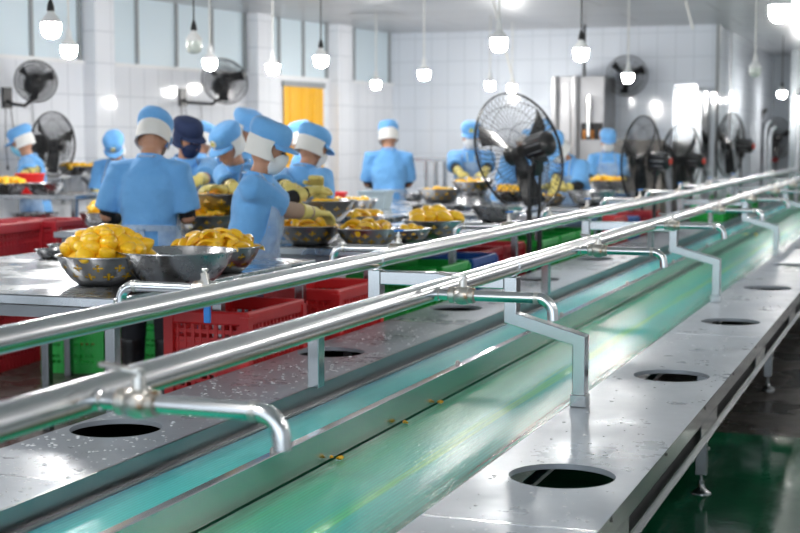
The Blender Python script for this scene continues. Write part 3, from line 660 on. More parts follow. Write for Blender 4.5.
# ------------------------------------------------------------------ bowls
def bowl_mesh(name, m, perf):
    h = .57; b = B()
    prof = [(.001, .0), (.46, .0), (.55, .03), (.70, .17), (.84, .36), (.93, h), (1.0, h + .012), (1.0, h), (.945, h - .012), (.86, .36), (.72, .16), (.56, .018), (.48, -.008 + .02), (.001, .012)]
    prof = [(.001, 0), (.46, 0), (.56, .02), (.72, .16), (.86, .355), (.945, h - .01), (1.0, h - .004), (1.0, h + .010), (.935, h + .004), (.845, .365), (.705, .175), (.55, .038), (.45, .016), (.001, .016)]
    b.lathe(prof, 56)
    o = b.build(name, m, angle=60); me = o.data
    uv = me.uv_layers.new(name='UVMap')
    for p in me.polygons:
        us = []
        for li in p.loop_indices:
            co = me.vertices[me.loops[li].vertex_index].co; us.append([(math.atan2(co.y, co.x) / (2 * math.pi)) % 1, max(0, min(1, co.z / h)), li])
        if max(q[0] for q in us) - min(q[0] for q in us) > .5:
            for q in us:
                if q[0] < .5: q[0] += 1
        for q in us: uv.data[q[2]].uv = (q[0], q[1])
    r = B(); r.torus((0, 0, h + .002), .985, .016, 56, 8); r.build('rim', M['bowl'], o)
    return o
PB = bowl_mesh('colander', M['perf'], True); SB = bowl_mesh('mixing_bowl', M['bowl'], False)
used = {}
def bowl(proto, loc, R_, label, rot=0, flip=False, tilt=0, group=None):
    o = proto if proto.name not in used else copy_tree(proto)
    used[proto.name] = 1
    o.location = loc; o.scale = (R_, R_, R_); o.rotation_euler = (tilt, math.pi if flip else 0, rot)
    if flip: o.location = V(loc) + V((0, 0, .58 * R_))
    tag(o, label, 'bowl', group or ('perforated colanders' if proto is PB else 'plain steel bowls')); return o
# mango pieces
def mango_mesh(seed):
    rr = random.Random(seed); b = B(); rings = []; nu, nv = 12, 9; ph = rr.uniform(0, 6)
    for i in range(nv + 1):
        t = math.pi * (i + .03) / (nv + .06); k = []
        for j in range(nu):
            a = 2 * math.pi * j / nu; f = 1 + .05 * math.sin(3 * a + ph) + .04 * math.sin(5 * a + i + ph)
            k.append(V((.052 * -math.cos(t) + .007 * math.sin(2 * t), .037 * math.sin(t) * math.cos(a) * f, .032 * math.sin(t) * math.sin(a) * f)))
        rings.append(k)
    b.loft(rings); return b.build('peeled_mango', M['mango'], angle=35)
def slice_mesh(seed):
    rr = random.Random(seed); b = B(); c = rr.uniform(6, 11); n = 7; rings = []
    for i in range(n):
        x = -.042 + .084 * i / (n - 1); w = .021 * math.sqrt(max(.06, 1 - (x / .046) ** 2)); t = .011
        zc = -c * x * x; rings.append([V((x, -w, zc - t * .4)), V((x, 0, zc - t)), V((x, w, zc - t * .4)), V((x, w * .8, zc + t * .6)), V((x, 0, zc + t)), V((x, -w * .8, zc + t * .6))])
    b.loft(rings); return b.build('mango_slice', M['mango'], angle=35)
PM = [mango_mesh(i) for i in range(3)]; PS = [slice_mesh(i) for i in range(3)]
FILL = []
rnd = random.Random(3)
def pile(bc, R_, n, kind, label, hgt=.25, spread=.84, sc=1.0, drop=0.0, fill=True):
    """n pieces heaped in the bowl standing at bc"""
    protos = PM if kind == 'whole' else PS
    zr = bc[2] + .56 * R_ - drop
    for i in range(n):
        f = math.sqrt((i + .5) / n); r = R_ * spread * f; a = i * 2.39996 + rnd.uniform(-.2, .2)
        z = zr + hgt * R_ * (1 - f * f) + rnd.uniform(-.008, .014) * sc
        p = protos[rnd.randrange(3)]
        o = p if p.name not in used else p.copy()
        if o is p: used[p.name] = 1
        else: COL.objects.link(o)
        o.location = (bc[0] + r * math.cos(a), bc[1] + r * math.sin(a), z)
        o.rotation_euler = (rnd.uniform(-.5, .5), rnd.uniform(-.45, .45), rnd.uniform(0, 6.28))
        k = sc * rnd.uniform(.88, 1.1); o.scale = (k, k, k)
        tag(o, label, 'mango' if kind == 'whole' else 'mango slice', label[label.index(' in '):].strip().replace('in ', 'mangoes in ', 1) if ' in ' in label else label)
    if fill: FILL.append((bc, R_, hgt, spread, drop))
def at(u, v, z=TZ): q = P(u, v, z); return V((q.x, q.y, z))
def atY(u, Y, z=TZ):                         # the point at distance Y along the hall seen in column u
    d = ray(u, 141); return V((d.x / d.y * Y, Y, z))
# table nearest the camera
c = at(107, 284); bowl(PB, c, .205, 'perforated steel bowl heaped with whole peeled mangoes on the nearest table'); pile(c, .205, 40, 'whole', 'peeled whole mango in the heaped bowl at the left of the nearest table', .46, .80, 1.0)
c = at(177, 285); bowl(SB, c, .238, 'empty wide steel bowl on the nearest table')
c = at(217, 272); bowl(PB, c, .200, 'perforated steel bowl heaped with mango slices, just behind the empty bowl', .3); pile(c, .200, 54, 'slice', 'mango slice in the heaped bowl behind the empty bowl', .36, .84, 1.1)
c = at(50, 258); bowl(SB, c, .075, 'small steel bowl at the left edge of the heaped mango bowl')
c = at(64, 254); bowl(SB, c, .085, 'small steel bowl half hidden behind the heaped mango bowl')
# table in front of the big worker
c = atY(108, 7.95); bowl(SB, c, .20, 'steel bowl of whole mangoes left of the big worker'); pile(c, .20, 11, 'whole', 'peeled whole mango in the bowl left of the big worker', .30, .7, 1.25)
c = atY(204, 7.85); bowl(PB, c, .20, 'dark colander of mango slices right of the big worker', .2); pile(c, .20, 16, 'slice', 'mango slice in the colander right of the big worker', .16, .76, 1.25, .0)
c = atY(186, 8.12); bowl(SB, c, .12, 'small upturned steel bowl behind the dark colander right of the big worker', flip=True); c2 = c + V((0, 0, .0695)); bowl(SB, c2, .17, 'shallow steel bowl of mango slices at the big worker\'s glove'); pile(c2, .17, 12, 'slice', 'mango slice in the shallow bowl at the big worker\'s glove', .2, .8, 1.3)
c = atY(224, 8.0); bowl(SB, c, .19, 'upturned steel bowl used as a stand under the raised colander at centre left', flip=True); c2 = c + V((0, 0, .1085)); bowl(PB, c2, .235, 'raised colander in front of the worker bending with a badged cap', .5); pile(c2, .235, 9, 'slice', 'mango slice in the raised colander under the bending worker', .06, .7, 1.3, .012)
# table in front of the woman in profile
c = at(311, 245); bowl(PB, c, .190, 'colander under the yellow glove of the woman in profile', .1); pile(c, .190, 14, 'slice', 'mango slice in the colander under the woman\'s glove', .2, .78, 1.2, -.004)
c = atY(318, 7.62); bowl(SB, c, .17, 'upturned steel bowl used as a stand behind the woman\'s colander', flip=True); c2 = c + V((0, 0, .097)); bowl(PB, c2, .225, 'raised colander with flower-shaped holes behind the woman\'s glove', .15); pile(c2, .225, 8, 'slice', 'mango slice in the raised colander behind the woman\'s glove', .06, .7, 1.2, .012)
c = at(368, 247); bowl(PB, c, .178, 'colander of mango slices right of the woman\'s colander', .4); pile(c, .178, 16, 'slice', 'mango slice in the colander right of the woman\'s colander', .16, .76, 1.15, -.006)
c = at(408, 242); bowl(PB, c, .135, 'small colander left of the bowl of whole mangoes', .25); pile(c, .135, 4, 'whole', 'peeled mango in the small colander by the far pipe', .1, .5, .85, .01)
c = at(433, 238); bowl(PB, c, .185, 'perforated bowl of whole round mangoes beside the far pipe'); pile(c, .185, 9, 'whole', 'peeled whole mango in the bowl beside the far pipe', .22, .72, 1.35)
c = at(359, 230); bowl(SB, c, .160, 'shallow steel bowl of mango slices behind two colanders'); pile(c, .160, 12, 'slice', 'mango slice in the shallow bowl behind the two colanders', .2, .78, 1.25, -.005)
c = atY(438, 9.62); bowl(SB, c, .205, 'empty wide steel bowl behind the bowl of whole mangoes')
c = atY(499, 9.70); bowl(SB, c + V((.0, -.04, 0)), .20, 'deep empty steel bowl left of the big fan pole')
# table by the centre worker
c = atY(352, 10.25); bowl(PB, c, .205, 'dark colander with a few mangoes at the left end of the centre table'); pile(c, .205, 8, 'whole', 'peeled mango in the dark colander on the centre table', .05, .8, .9, .01)
c = atY(440, 12.6); bowl(PB, c, .22, 'dark colander with yellow showing through, right of the centre worker', .3); pile(c, .22, 7, 'slice', 'mango slice in the dark colander right of the centre worker', .06, .72, 1.3, .01)
c = atY(414, 12.85); bowl(SB, c, .12, 'small steel bowl just right of the centre worker')
c = atY(473, 12.35); bowl(SB, c, .19, 'upturned steel bowl used as a stand in front of the masked worker with a pass', flip=True); c2 = c + V((0, 0, .1085)); bowl(PB, c2, .20, 'raised colander in front of the masked worker with a pass', .2, tilt=.10); pile(c2, .20, 6, 'slice', 'mango slice in the raised colander of the masked worker', .06, .66, 1.3, .012)
c = atY(511, 12.9, TZ); bowl(SB, c, .185, 'steel bowl of whole mangoes seen behind the big fan cage'); pile(c, .185, 12, 'whole', 'peeled whole mango in the bowl behind the big fan cage', .16, .8, .95)
# behind the fan
c = atY(592, 12.45); bowl(SB, c, .225, 'wide empty steel bowl right of the big fan')
c = atY(553, 12.6); bowl(PB, c, .13, 'small colander at the yellow glove right of the fan pole'); pile(c, .13, 5, 'slice', 'mango slice in the small colander right of the fan pole', .1, .7, 1.1)
c = atY(607, 15.9); bowl(SB, c + V((0, 0, 0)), .22, 'steel bowl of mangoes in front of the farthest masked worker'); pile(c, .22, 13, 'whole', 'peeled whole mango in the bowl of the farthest masked worker', .14, .8, 1.05)
# far left table and wall shelf
c = PD(7, 141, 11.7); c.z = 1.06; bowl(SB, c, .165, 'steel bowl of mangoes at the left end of the tall table'); pile(c, .165, 12, 'whole', 'peeled whole mango in the bowl on the tall far left table', .2, .8, .95)
c = PD(44, 141, 11.7); c.z = 1.06; bowl(SB, c, .165, 'empty steel bowl on the tall far left table')
c = PD(33, 141, 11.6); c.z = .80; bowl(SB, c, .195, 'large steel bowl on the lower shelf of the tall far left table')
for u, w in ((72, 'left'), (97, 'right')):
    c = PD(u, 141, 14.0); c.z = zs; bowl(SB, c, .15, 'steel bowl of mangoes on the wall shelf, the %s one' % w); pile(c, .15, 11, 'whole', 'peeled whole mango in the %s bowl on the wall shelf' % w, .1, .8, .85)
# the cut flesh that fills the bowls under the pieces on top
b = B()
for bc, R_, hgt, sp, drop in FILL:
    h = .57 * R_; z1 = h - drop - .022
    prof = [(.001, .02 * R_), (.45 * R_, .022 * R_), (.545 * R_, .045 * R_)]
    for r, z in ((.70, .182), (.84, .372)):
        if z * R_ < z1: prof.append((r * R_, z * R_))
    prof.append((min(.9, .56 + .62 * z1 / R_) * R_ * .98, z1))
    for k in range(1, 6): f = 1 - k / 5.001; prof.append((max(.001, f * .86 * R_), z1 + hgt * R_ * .9 * (1 - f * f)))
    b.lathe(prof, 28, bc)
tag(b.build('mango_filling', M['fill']), 'yellow mango flesh filling the bowls beneath the pieces on top', 'fruit', kind='stuff')
# blue-grey basket and red basins
c = atY(376, 11.3)
t = empty('plastic_basket', c, 0, 'translucent blue-grey plastic basket on the centre table', 'basket')
b = B(); b.loft([[V((sx * w, sy * d, z)) for sx, sy in ((-1, -1), (1, -1), (1, 1), (-1, 1))] for z, w, d in ((0, .10, .08), (.14, .125, .10), (.14, .12, .095), (.006, .095, .075))]); b.build('basket_body', M['bluegrey'], t)
b = B()
for a in (-1, 1): b.box(-.13, .13, a * .1 - .008, a * .1 + .008, .135, .15); b.box(a * .125 - .008, a * .125 + .008, -.1, .1, .135, .15)
b.build('rim', M['bluegrey'], t)
def basin(c, w, h, label):
    t = empty('red_basin', c, .2, label, 'basin', 'red plastic basins'); b = B()
    b.lathe([(.001, 0), (w * .8, 0), (w, h), (w * 1.06, h), (w * 1.06, h - .012), (w * 1.02, h - .012), (w * .84, -.0), (.001, 0.004)], 28); b.build('basin_wall', M['redplastic'], t)
    b = B(); b.torus((0, 0, h), w * 1.03, .009, 28, 6); b.build('rim', M['redplastic'], t)
c = PD(20, 141, 12.0); c.z = 1.06; basin(c + V((.02, .10, 0)), .12, .16, 'red plastic basin behind the mango bowl at the far left')
c = PD(331, 141, 12.1); basin(V((c.x, min(c.y, 13.0), TZ)), .13, .13, 'red plastic basin beyond the yellow curtain worker')
c = PD(616, 141, 16.6); basin(V((c.x, 16.2, TZ)), .10, .10, 'red plastic basin held by the farthest masked worker')

# ------------------------------------------------------------------ crates
def crate_mesh(m, w=.34, l=.52, h=.37):
    b = B(); t = .008
    b.box(-w / 2, w / 2, -l / 2, l / 2, 0, .012)
    for sx in (-1, 1):
        for sy in (-1, 1): b.box(sx * w / 2 - .02, sx * w / 2 + .02, sy * l / 2 - .02, sy * l / 2 + .02, 0, h - .02)
    for s in (-1, 1):
        for k in range(9):
            z0 = .012 + (h - .07) * k / 9; 
            b.box(s * (w / 2 - t / 2) - t / 2, s * (w / 2 - t / 2) + t / 2, -l / 2, l / 2, z0, z0 + (.016 if k % 3 else .032))
            b.box(-w / 2, w / 2, s * (l / 2 - t / 2) - t / 2, s * (l / 2 - t / 2) + t / 2, z0, z0 + (.016 if k % 3 else .032))
        for k in range(1, 15): y = -l / 2 + l * k / 15; q = .009 if k % 4 else .016; b.box(s * (w / 2 - .002) - t * .7, s * (w / 2 - .002) + t * .7, y - q / 2, y + q / 2, .01, h - .03)
        for k in range(1, 10): x = -w / 2 + w * k / 10; q = .009 if k % 3 else .016; b.box(x - q / 2, x + q / 2, s * (l / 2 - .002) - t * .7, s * (l / 2 - .002) + t * .7, .01, h - .03)
    o = b.build('plastic_crate', m, smooth=False)
    b = B()
    for s in (-1, 1): b.box(s * w / 2 - .014, s * w / 2 + .014, -l / 2 - .014, l / 2 + .014, h - .055, h); b.box(-w / 2, w / 2, s * l / 2 - .014, s * l / 2 + .014, h - .055, h)
    b.build('rim', m, o, bevel=.008)
    return o
CR = {k: crate_mesh(M[k]) for k in ('red', 'green', 'blue', 'maroon')}
cu = set()
def crate(k, x, y, z, label, rot=0, sc=1):
    o = CR[k] if k not in cu else copy_tree(CR[k]); cu.add(k)
    o.location = (x, y, z); o.rotation_euler = (0, 0, rot); o.scale = (sc, sc, sc); tag(o, label, 'crate', {'red': 'red crates', 'green': 'green crates', 'blue': 'blue crates', 'maroon': 'dark red crates'}[k])
def stack(k, x, y, where, sc=1, n=2, z=0):
    for i in range(n): crate(k, x, y, z + i * .372 * sc, '%s crate %s, %s of its stack' % ({'maroon': 'dark red'}.get(k, k), where, ('bottom', 'top')[i] if n == 2 else ('bottom', 'middle', 'top')[i]), 0, sc)
stack('red', -2.83, 5.60, 'under the right edge of the nearest table', 1.06)
stack('red', -2.83, 6.58, 'behind the nearest pipe frame', 1.06)
stack('green', -2.91, 7.75, 'beneath the bowl of whole mangoes')
stack('green', -2.91, 8.40, 'just left of the blue crates')
stack('blue', -2.91, 9.02, 'behind the green ones under the woman\'s table')
stack('maroon', -3.03, 9.60, 'left of the big fan pole')
stack('maroon', -3.03, 10.18, 'right behind the big fan pole')
stack('green', -2.92, 10.82, 'just right of the big fan pole')
stack('green', -2.92, 11.42, 'beyond the second pipe frame, left one')
stack('green', -2.92, 12.02, 'beyond the second pipe frame, right one')
stack('red', -2.92, 13.5, 'under the fourth tap beside the far pipe', sc=1.05)
stack('blue', -2.92, 14.2, 'behind the red crates beside the far pipe')
stack('maroon', -2.92, 15.4, 'in front of the second standing fan')
stack('green', -2.42, 17.3, 'past the end of the left deck')
stack('green', -2.42, 20.4, 'inside the passage beside the pipes')
crate('green', -5.22, 8.12, .0, 'green plastic crate on the wet floor under the left table', .25, 1.1)
crate('green', -4.72, 8.35, .0, 'green plastic crate behind the boots of the big worker', .0, 1.0)
crate('blue', -4.15, 7.95, .0, 'blue plastic crate on the floor right of the big worker', .1, 1.05)
crate('maroon', -5.85, 7.9, .0, 'dark red crate on the floor at the far left, bottom of its pair', .1, 1.3)
crate('maroon', -5.85, 7.9, .484, 'dark red crate at the far left, top of its pair', .1, 1.3)
for u, k in ((17, 0), (54, 1)):
    c = PD(u, 141, 9.9); stack('maroon', c.x, c.y, ('at the far left edge under the tall table' if k == 0 else 'second from the left under the tall table'), .86 if k == 0 else .86, 3)
c = PD(84, 141, 11.4); stack('maroon', c.x, c.y, 'in shadow left of the big worker', 1.0)
# ------------------------------------------------------------------ fans
def fan_head(root, Rr, xf, knob=True, nsp=60, motor_len=.20):
    wire = .0023 if Rr > .43 and not knob else .0027
    b = B(xf)
    for y, r in ((0, Rr), (-.012, Rr), (.055, Rr * .80), (.085, Rr * .45), (-.07, Rr * .80), (-.10, Rr * .45)):
        b.torus((0, y, 0), r, .0055 if abs(y) < .02 else .0025, 48, 5, Matrix.Rotation(math.pi / 2, 3, 'X'))
    for sgn, dy in ((1, .09), (-1, -.105)):
        for k in range(nsp):
            a = 2 * math.pi * k / nsp; pts = []
            for f in (.16, .45, .8, .95, 1.0):
                ph = a + .35 * (1 - f); yy = dy * (1 - f ** 3.2)
                pts.append((Rr * f * math.cos(ph), yy, Rr * f * math.sin(ph)))
            b.tube(pts, wire, 4, cap=False)
    b.tube([(0, .088, 0), (0, .094, 0)], Rr * .17, 20)
    cg = b.build('cage', M['fan'], root, angle=0)
    for k in range(3):
        b = B(xf); a0 = 2 * math.pi * k / 3 + .5; rings = []
        for i in range(7):
            f = .10 + .80 * i / 6; w = (.55 + .10 * math.sin(i)) * (1 if i else .7) * (.9 if i == 6 else 1); tw = .055 * (1 - .4 * f)
            up_, lo = [], []
            for j in range(6):
                a = a0 + w * (j / 5 - .5) + .25 * f; yy = tw * (.5 - j / 5) * 1.6
                up_.append(V((Rr * f * math.cos(a), yy + .002, Rr * f * math.sin(a)))); lo.append(V((Rr * f * math.cos(a), yy - .002, Rr * f * math.sin(a))))
            rings.append(up_ + lo[::-1])
        b.loft(rings); b.build('fan_blade', M['fanblade'], root)
    b = B(xf); b.tube([(0, .04, 0), (0, .035, 0), (0, -.03, 0)], [.03, .05, .05], 20); b.build('blade_hub', M['fan'], root)
    b = B(xf); y0 = -.10; b.tube([(0, y0, 0), (0, y0 - .01, 0), (0, y0 - .03, 0), (0, y0 - motor_len, 0), (0, y0 - motor_len - .03, 0)], [.06, .085, .095, .088, .05], 24)
    mo = b.build('motor', M['fan'], root)
    b = B(xf)
    for k in range(10): a = 2 * math.pi * k / 10; b.box(.09 * math.cos(a) - .004, .09 * math.cos(a) + .004, y0 - motor_len + .01, y0 - .04, .09 * math.sin(a) - .004, .09 * math.sin(a) + .004)
    b.build('motor_fin', M['darksteel'], mo)
    if knob:
        b = B(xf); yk = y0 - motor_len - .03; b.torus((0, yk - .004, 0), .026, .010, 20, 8, Matrix.Rotation(math.pi / 2, 3, 'X')); b.build('motor_knob', M['knobred'], mo)['label'] = 'red ring knob'
    return cg
def fan_stand(x, y, h, Rr, heading, tilt, label, poles=1, base='disc', knob=True):
    t = empty('pedestal_fan', (x, y, 0), R(heading), label, 'fan', 'standing fans on the work floor')
    xf = Matrix.Translation((0, .10, h)) @ Matrix.Rotation(R(tilt), 4, 'X')
    fan_head(t, Rr, xf, knob=knob)
    b = B()
    offs = (0,) if poles == 1 else (-.055, .055)
    for o in offs: b.tube([(o, -.06, .02), (o, -.06, h - .42)], .021, 12); 
    for o in offs: b.tube([(o, -.06, h - .43), (o, -.06, h - .13)], .014, 12)
    if poles == 2: b.bar((-.07, -.06, h - .12), (.07, -.06, h - .12), .05, .05)
    b.build('pole', M['fan'], t)
    b = B(); b.bar((0, -.06, h - .16), (0, -.10, h - .05), .07, .05); b.tube([(-.07, -.10, h - .05), (.07, -.10, h - .05)], .022, 12); b.build('tilt_bracket', M['fan'], t)
    b = B()
    if base == 'disc': b.lathe([(.001, 0), (.17, 0), (.17, .015), (.08, .04), (.03, .055), (.001, .055)], 32, (0, -.06, 0))
    else: b.bar((-.0, -.17, .02), (0, .05, .02), .10, .03, ref=(0, 0, 1)); b.bar((-.09, -.06, .02), (.09, -.06, .02), .05, .03, ref=(0, 0, 1))
    b.build('base', M['fan'], t)
    return t
c = PD(521, 141, 10.6)
fan_stand(-2.765, 10.25, 1.415, .455, AWAY + 41, -14, 'big black standing fan in front of the steel cabinet, nearest of the standing fans', 2, 'bar', False)
for (u, D, h, Rr, hd, lab) in ((650, 14.6, 1.31, .45, 55, 'standing fan with black motor, left of a smaller fan by grey cartons'),
                               (688, 17.6, 1.27, .45, 46, 'standing fan right behind the one by grey cartons, red motor knob'),
                               (737, 18.6, 1.45, .42, 52, 'standing fan with red knob in front of the shiny tank')):
    c = PD(u, 141, D); fan_stand(c.x, c.y, h, Rr, AWAY + hd, 3, lab)
c = PD(774, 141, 25.0); fan_stand(c.x - .02, c.y, 1.55, .36, AWAY + 200, 0, 'far standing fan facing the camera in the passage', base='disc')
def wall_fan(loc, rotz, Rr, heading, tilt, label, arm=.42):
    t = empty('bracket_fan', loc, rotz, label, 'fan', 'wall fans')
    xf = Matrix.Translation((0, arm, .06)) @ Matrix.Rotation(R(heading), 4, 'Z') @ Matrix.Rotation(R(tilt), 4, 'X') @ Matrix.Translation((0, .16, 0))
    fan_head(t, Rr, xf, knob=False, motor_len=.13)
    b = B(); b.tube([(0, 0, -.08), (0, .08, -.12), (0, arm - .12, -.14), (0, arm - .02, -.08), (0, arm, .02)], .018, 10); b.build('wall_arm', M['fan'], t)
    b = B(); b.box(-.06, .06, 0, .025, -.16, .04); b.build('wall_plate', M['fan'], t)
    b = B(); b.tube([(.03, .02, -.16), (.05, .03, -.5), (.03, .03, -.72)], .004, 6); b.tube([(.03, .03, -.72), (.03, .03, -.76)], .012, 8); b.tube([(-.04, .02, -.16), (-.10, .03, -.6), (-.20, .04, -.85), (-.36, .03, -.6), (-.34, .02, -.1)], .004, 6); b.build('pull_cord', M['fan'], t)
def on_wall(u, z, off=.0):
    p = CORNER + WDIR * wall_s(u); return V((p.x, p.y, z))
wall_fan(on_wall(10, 1.98), WROT, .20, -40, 10, 'round wall fan below the windows at the far left', .36)
wall_fan(on_wall(184, 2.06), WROT, .265, -38, 18, 'large wall fan on a bent arm behind the hanging lamps', .55)
c = PD(638, 78, 20.0)
t = empty('bracket_fan', (c.x, YB, c.z), math.pi, 'wall fan high on the back wall behind a hanging lamp', 'fan', 'wall fans')
fan_head(t, .275, Matrix.Translation((0, .32, 0)) @ Matrix.Rotation(R(12), 4, 'Z') @ Matrix.Rotation(R(8), 4, 'X'), knob=False, nsp=36, motor_len=.12)
B().tube([(0, 0, -.1), (0, .1, -.1), (0, .12, 0)], .018, 10).build('wall_arm', M['fan'], t)
c = PD(44, 141, 13.75)
fan_stand(c.x + .02, c.y, 1.47, .31, AWAY - 118, 0, 'tall standing fan against the tiled wall behind the far left worker')
c = on_wall(146, 1.95)

# ------------------------------------------------------------------ hanging lamps
def lamp(p, lit, cord, label, sc=1.0, top=None, lean=0):
    t = empty('pendant_lamp', p, 0, label, 'lamp', 'hanging lamps')
    hgt = CEIL - p.z
    b = B(); b.tube([(0, 0, .16 * sc), (lean * .5, 0, hgt * .6), (lean, 0, hgt)], .0075 if cord == 'cordwhite' else .006, 6); b.build('cord', M[cord], t)
    b = B(); b.tube([(0, 0, .095 * sc), (0, 0, .125 * sc), (0, 0, .15 * sc), (0, 0, .175 * sc)], [.022 * sc, .021 * sc, .014 * sc, .006], 12); b.build('socket', M['fan'] if cord != 'cordwhite' else M['white'], t)
    b = B(); b.lathe([(.0575 * sc, .028 * sc), (.054 * sc, .045 * sc), (.040 * sc, .066 * sc), (.026 * sc, .082 * sc), (.022 * sc, .098 * sc), (.001, .099 * sc)], 24); b.build('lamp_neck', M['white'], t)
    b = B(); b.lathe([(.001, -.062 * sc), (.025 * sc, -.058 * sc), (.045 * sc, -.045 * sc), (.055 * sc, -.026 * sc), (.0575 * sc, .0), (.0575 * sc, .028 * sc)], 14); b.build('diffuser', M['lampglow'] if lit else M['lampoff'], t, angle=0)
for u, v, lit, cord, w, z in ((51, 28, 1, 'fan', 'large lit lamp on a dark cord, first from the left', 2.2), (69, 50, 1, 'cordwhite', 'lit lamp on a white cord, second from the left', 2.2), (194, 45, 0, 'fan', 'unlit greenish lamp in front of the window panels', 2.2),
                              (210, 63, 1, 'cordwhite', 'lit lamp in front of the large wall fan', 2.2), (273, 68, 1, 'cordwhite', 'lit lamp just left above the yellow curtain', 2.2), (321, 60, 1, 'fan', 'lit lamp on dark socket right above the yellow curtain', 2.2),
                              (376, 84, 1, 'cordwhite', 'lit lamp on a thick white cord near the far left corner', 2.2), (424, 74, 1, 'cordwhite', 'lit lamp right of the far left corner, in front of back wall', 2.2), (499, 43, 1, 'cordwhite', 'large lit lamp above the big standing fan', 2.2),
                              (490, 85, 1, 'cordwhite', 'small lit lamp lower left of the two just above the fan cage', 2.2), (512, 88, 1, 'cordwhite', 'small lit lamp touching the top of the fan cage', 2.2), (581, 53, 1, 'fan', 'lit lamp on a dark cord above the steel cabinet', 2.2),
                              (628, 77, 1, 'cordwhite', 'lit lamp in front of the back wall fan', 2.2), (780, 11, 1, 'cordwhite', 'largest lit lamp at the upper right edge', 2.2), (755, 71, 0, 'cordwhite', 'unlit lamp hanging in the passage at right', 2.2),
                              (782, 94, 1, 'fan', 'small lit lamp in front of the far passage wall', 2.2), (798, 99, 1, 'cordwhite', 'lit lamp cut by the right edge of the picture', 2.2)):
    lamp(P(u, v, z), lit, cord, w, 1.05)
for i, (x, y) in enumerate(((-1.5, 1.0), (-4.6, 4.5), (-3.0, 3.1), (.6, 3.2), (.9, 8.0), (-6.2, 4.2), (2.8, 6.0), (1.8, 13.0), (1.2, 18.0), (-7.2, 7.2), (-.3, 15.5), (-.1, 20.5))):  # unseen lamps; some added to brighten the mangoes, workers and back wall
    lamp(V((x, y, 2.2)), 1, 'cordwhite', 'unseen lit lamp over the hall, outside the view', 1.05)
# slanting cables and pole
for (u0, v0, u1, v1, D, lab) in ((492, -4, 517, 96, 15.5, 'white slanting cable hanging above the big standing fan'), (685, -2, 693, 29, 16.0, 'short white slanting cable at the ceiling right of centre')):
    a, c = PD(u0, v0, D), PD(u1, v1, D); k = (CEIL - a.z) / (c.z - a.z); a = a + (c - a) * k
    tag(B().tube([a, (a + c) / 2, c], .012, 8).build('hanging_cable', M['cordwhite']), lab, 'cable')
a = PD(584, 77, 19.3); tag(B().tube([(a.x, a.y, 2.30), (a.x, a.y, CEIL)], .02, 8).build('conduit', M['fan']), 'dark conduit dropping from the ceiling to the steel cabinet', 'pipe')

# ------------------------------------------------------------------ machines by the back wall
c = PD(578, 141, 19.1); x0, x1 = PD(550, 141, 19.1).x, PD(607, 141, 19.1).x
t = empty('steel_cabinet', ((x0 + x1) / 2, 19.1, 0), 0, 'tall stainless steel cabinet machine against the back wall', 'cabinet')
w = (x1 - x0) / 2
b = B(); b.box(-w, w, -.35, .35, .12, 2.36); b.build('cabinet_body', M['cabinet'], t, bevel=.01)
b = B(); b.tube([(-w + .05, -.37, .12), (-w + .05, -.37, 2.36)], .05, 14); b.build('corner_tube', M['cabinet'], t)
b = B(); b.tube([(-.03, -.37, .12), (-.03, -.37, 2.36)], .055, 14); b.build('corner_tube', M['cabinet'], t)
d = B(); d.box(-w + .12, -.1, -.37, -.35, .2, 2.28); d = d.build('cabinet_door', M['cabinet'], t, bevel=.006)
B().tube([(-.14, -.39, 1.2), (-.14, -.39, 1.5)], .012, 8).build('door_handle', M['pipe'], d)
b = B(); b.box(.05, w - .02, -.365, -.35, 1.52, 1.74); sl = b.build('machine_slot', M['slot'], t)
for k in range(3): B().tube([(.10 + .11 * k, -.36, 1.53), (.10 + .11 * k, -.39, 1.60), (.10 + .11 * k, -.36, 1.64)], .02, 8).build('amber_jar', M['amber'], sl)
b = B(); b.tube([(.16, -.40, 1.55), (.16, -.40, 2.1)], .03, 10); b.build('inlet_tube', M['pipe'], t)
for sx in (-1, 1): B().box(sx * (w - .08) - .03, sx * (w - .08) + .03, -.3, .3, 0, .12).build('leg', M['frame'], t)
# shiny tank right of it
x0, x1 = PD(682, 141, 19.0).x, -2.665
t = empty('steel_tank', ((x0 + x1) / 2, 19.05, 0), 0, 'shiny square steel tank before the passage opening', 'tank')
w = (x1 - x0) / 2
b = B(); b.box(-w, w * .25, -.4, .35, .35, 2.20); b.build('tank_body', M['pipe'], t, bevel=.02)
b = B(); b.loft([[V((x, y, z)) for x, y in ((w * .25, -.38), (w * .6, -.36), (w * .9, -.26), (w, -.1), (w, .3), (w * .25, .3))] for z in (.35, 2.14)]); b.build('tank_curved_side', M['pipe'], t)
b = B(); b.box(-w - .02, w * .25 + .01, -.42, -.38, 2.17, 2.23); b.box(-w - .03, -w + .02, -.42, -.38, .35, 2.2); b.build('tank_flange', M['frame'], t)
for sx in (-.8, .7): B().box(sx * w - .03, sx * w + .03, -.3, .3, 0, .35).build('leg', M['frame'], t)
# cartons behind the fans
k = 0
for zi in range(4):
    for xi in range(2):
        c = PD(628 + 26 * xi, 141, 17.9); k += 1
        t = empty('carton', (c.x, 17.75, .38 * zi), .03 * (zi - 1), 'grey-brown carton stacked behind the standing fans, %s column, %s layer' % (('left', 'right')[xi], ('bottom', 'second', 'third', 'top')[zi]), 'box', 'stacked cartons')
        B().box(-.165, .165, -.2, .2, 0, .375).build('carton_body', M['carton'], t, bevel=.006)
        B().box(-.167, .167, -.025, .025, .374, .377).build('tape', M['cardpaper'], t)
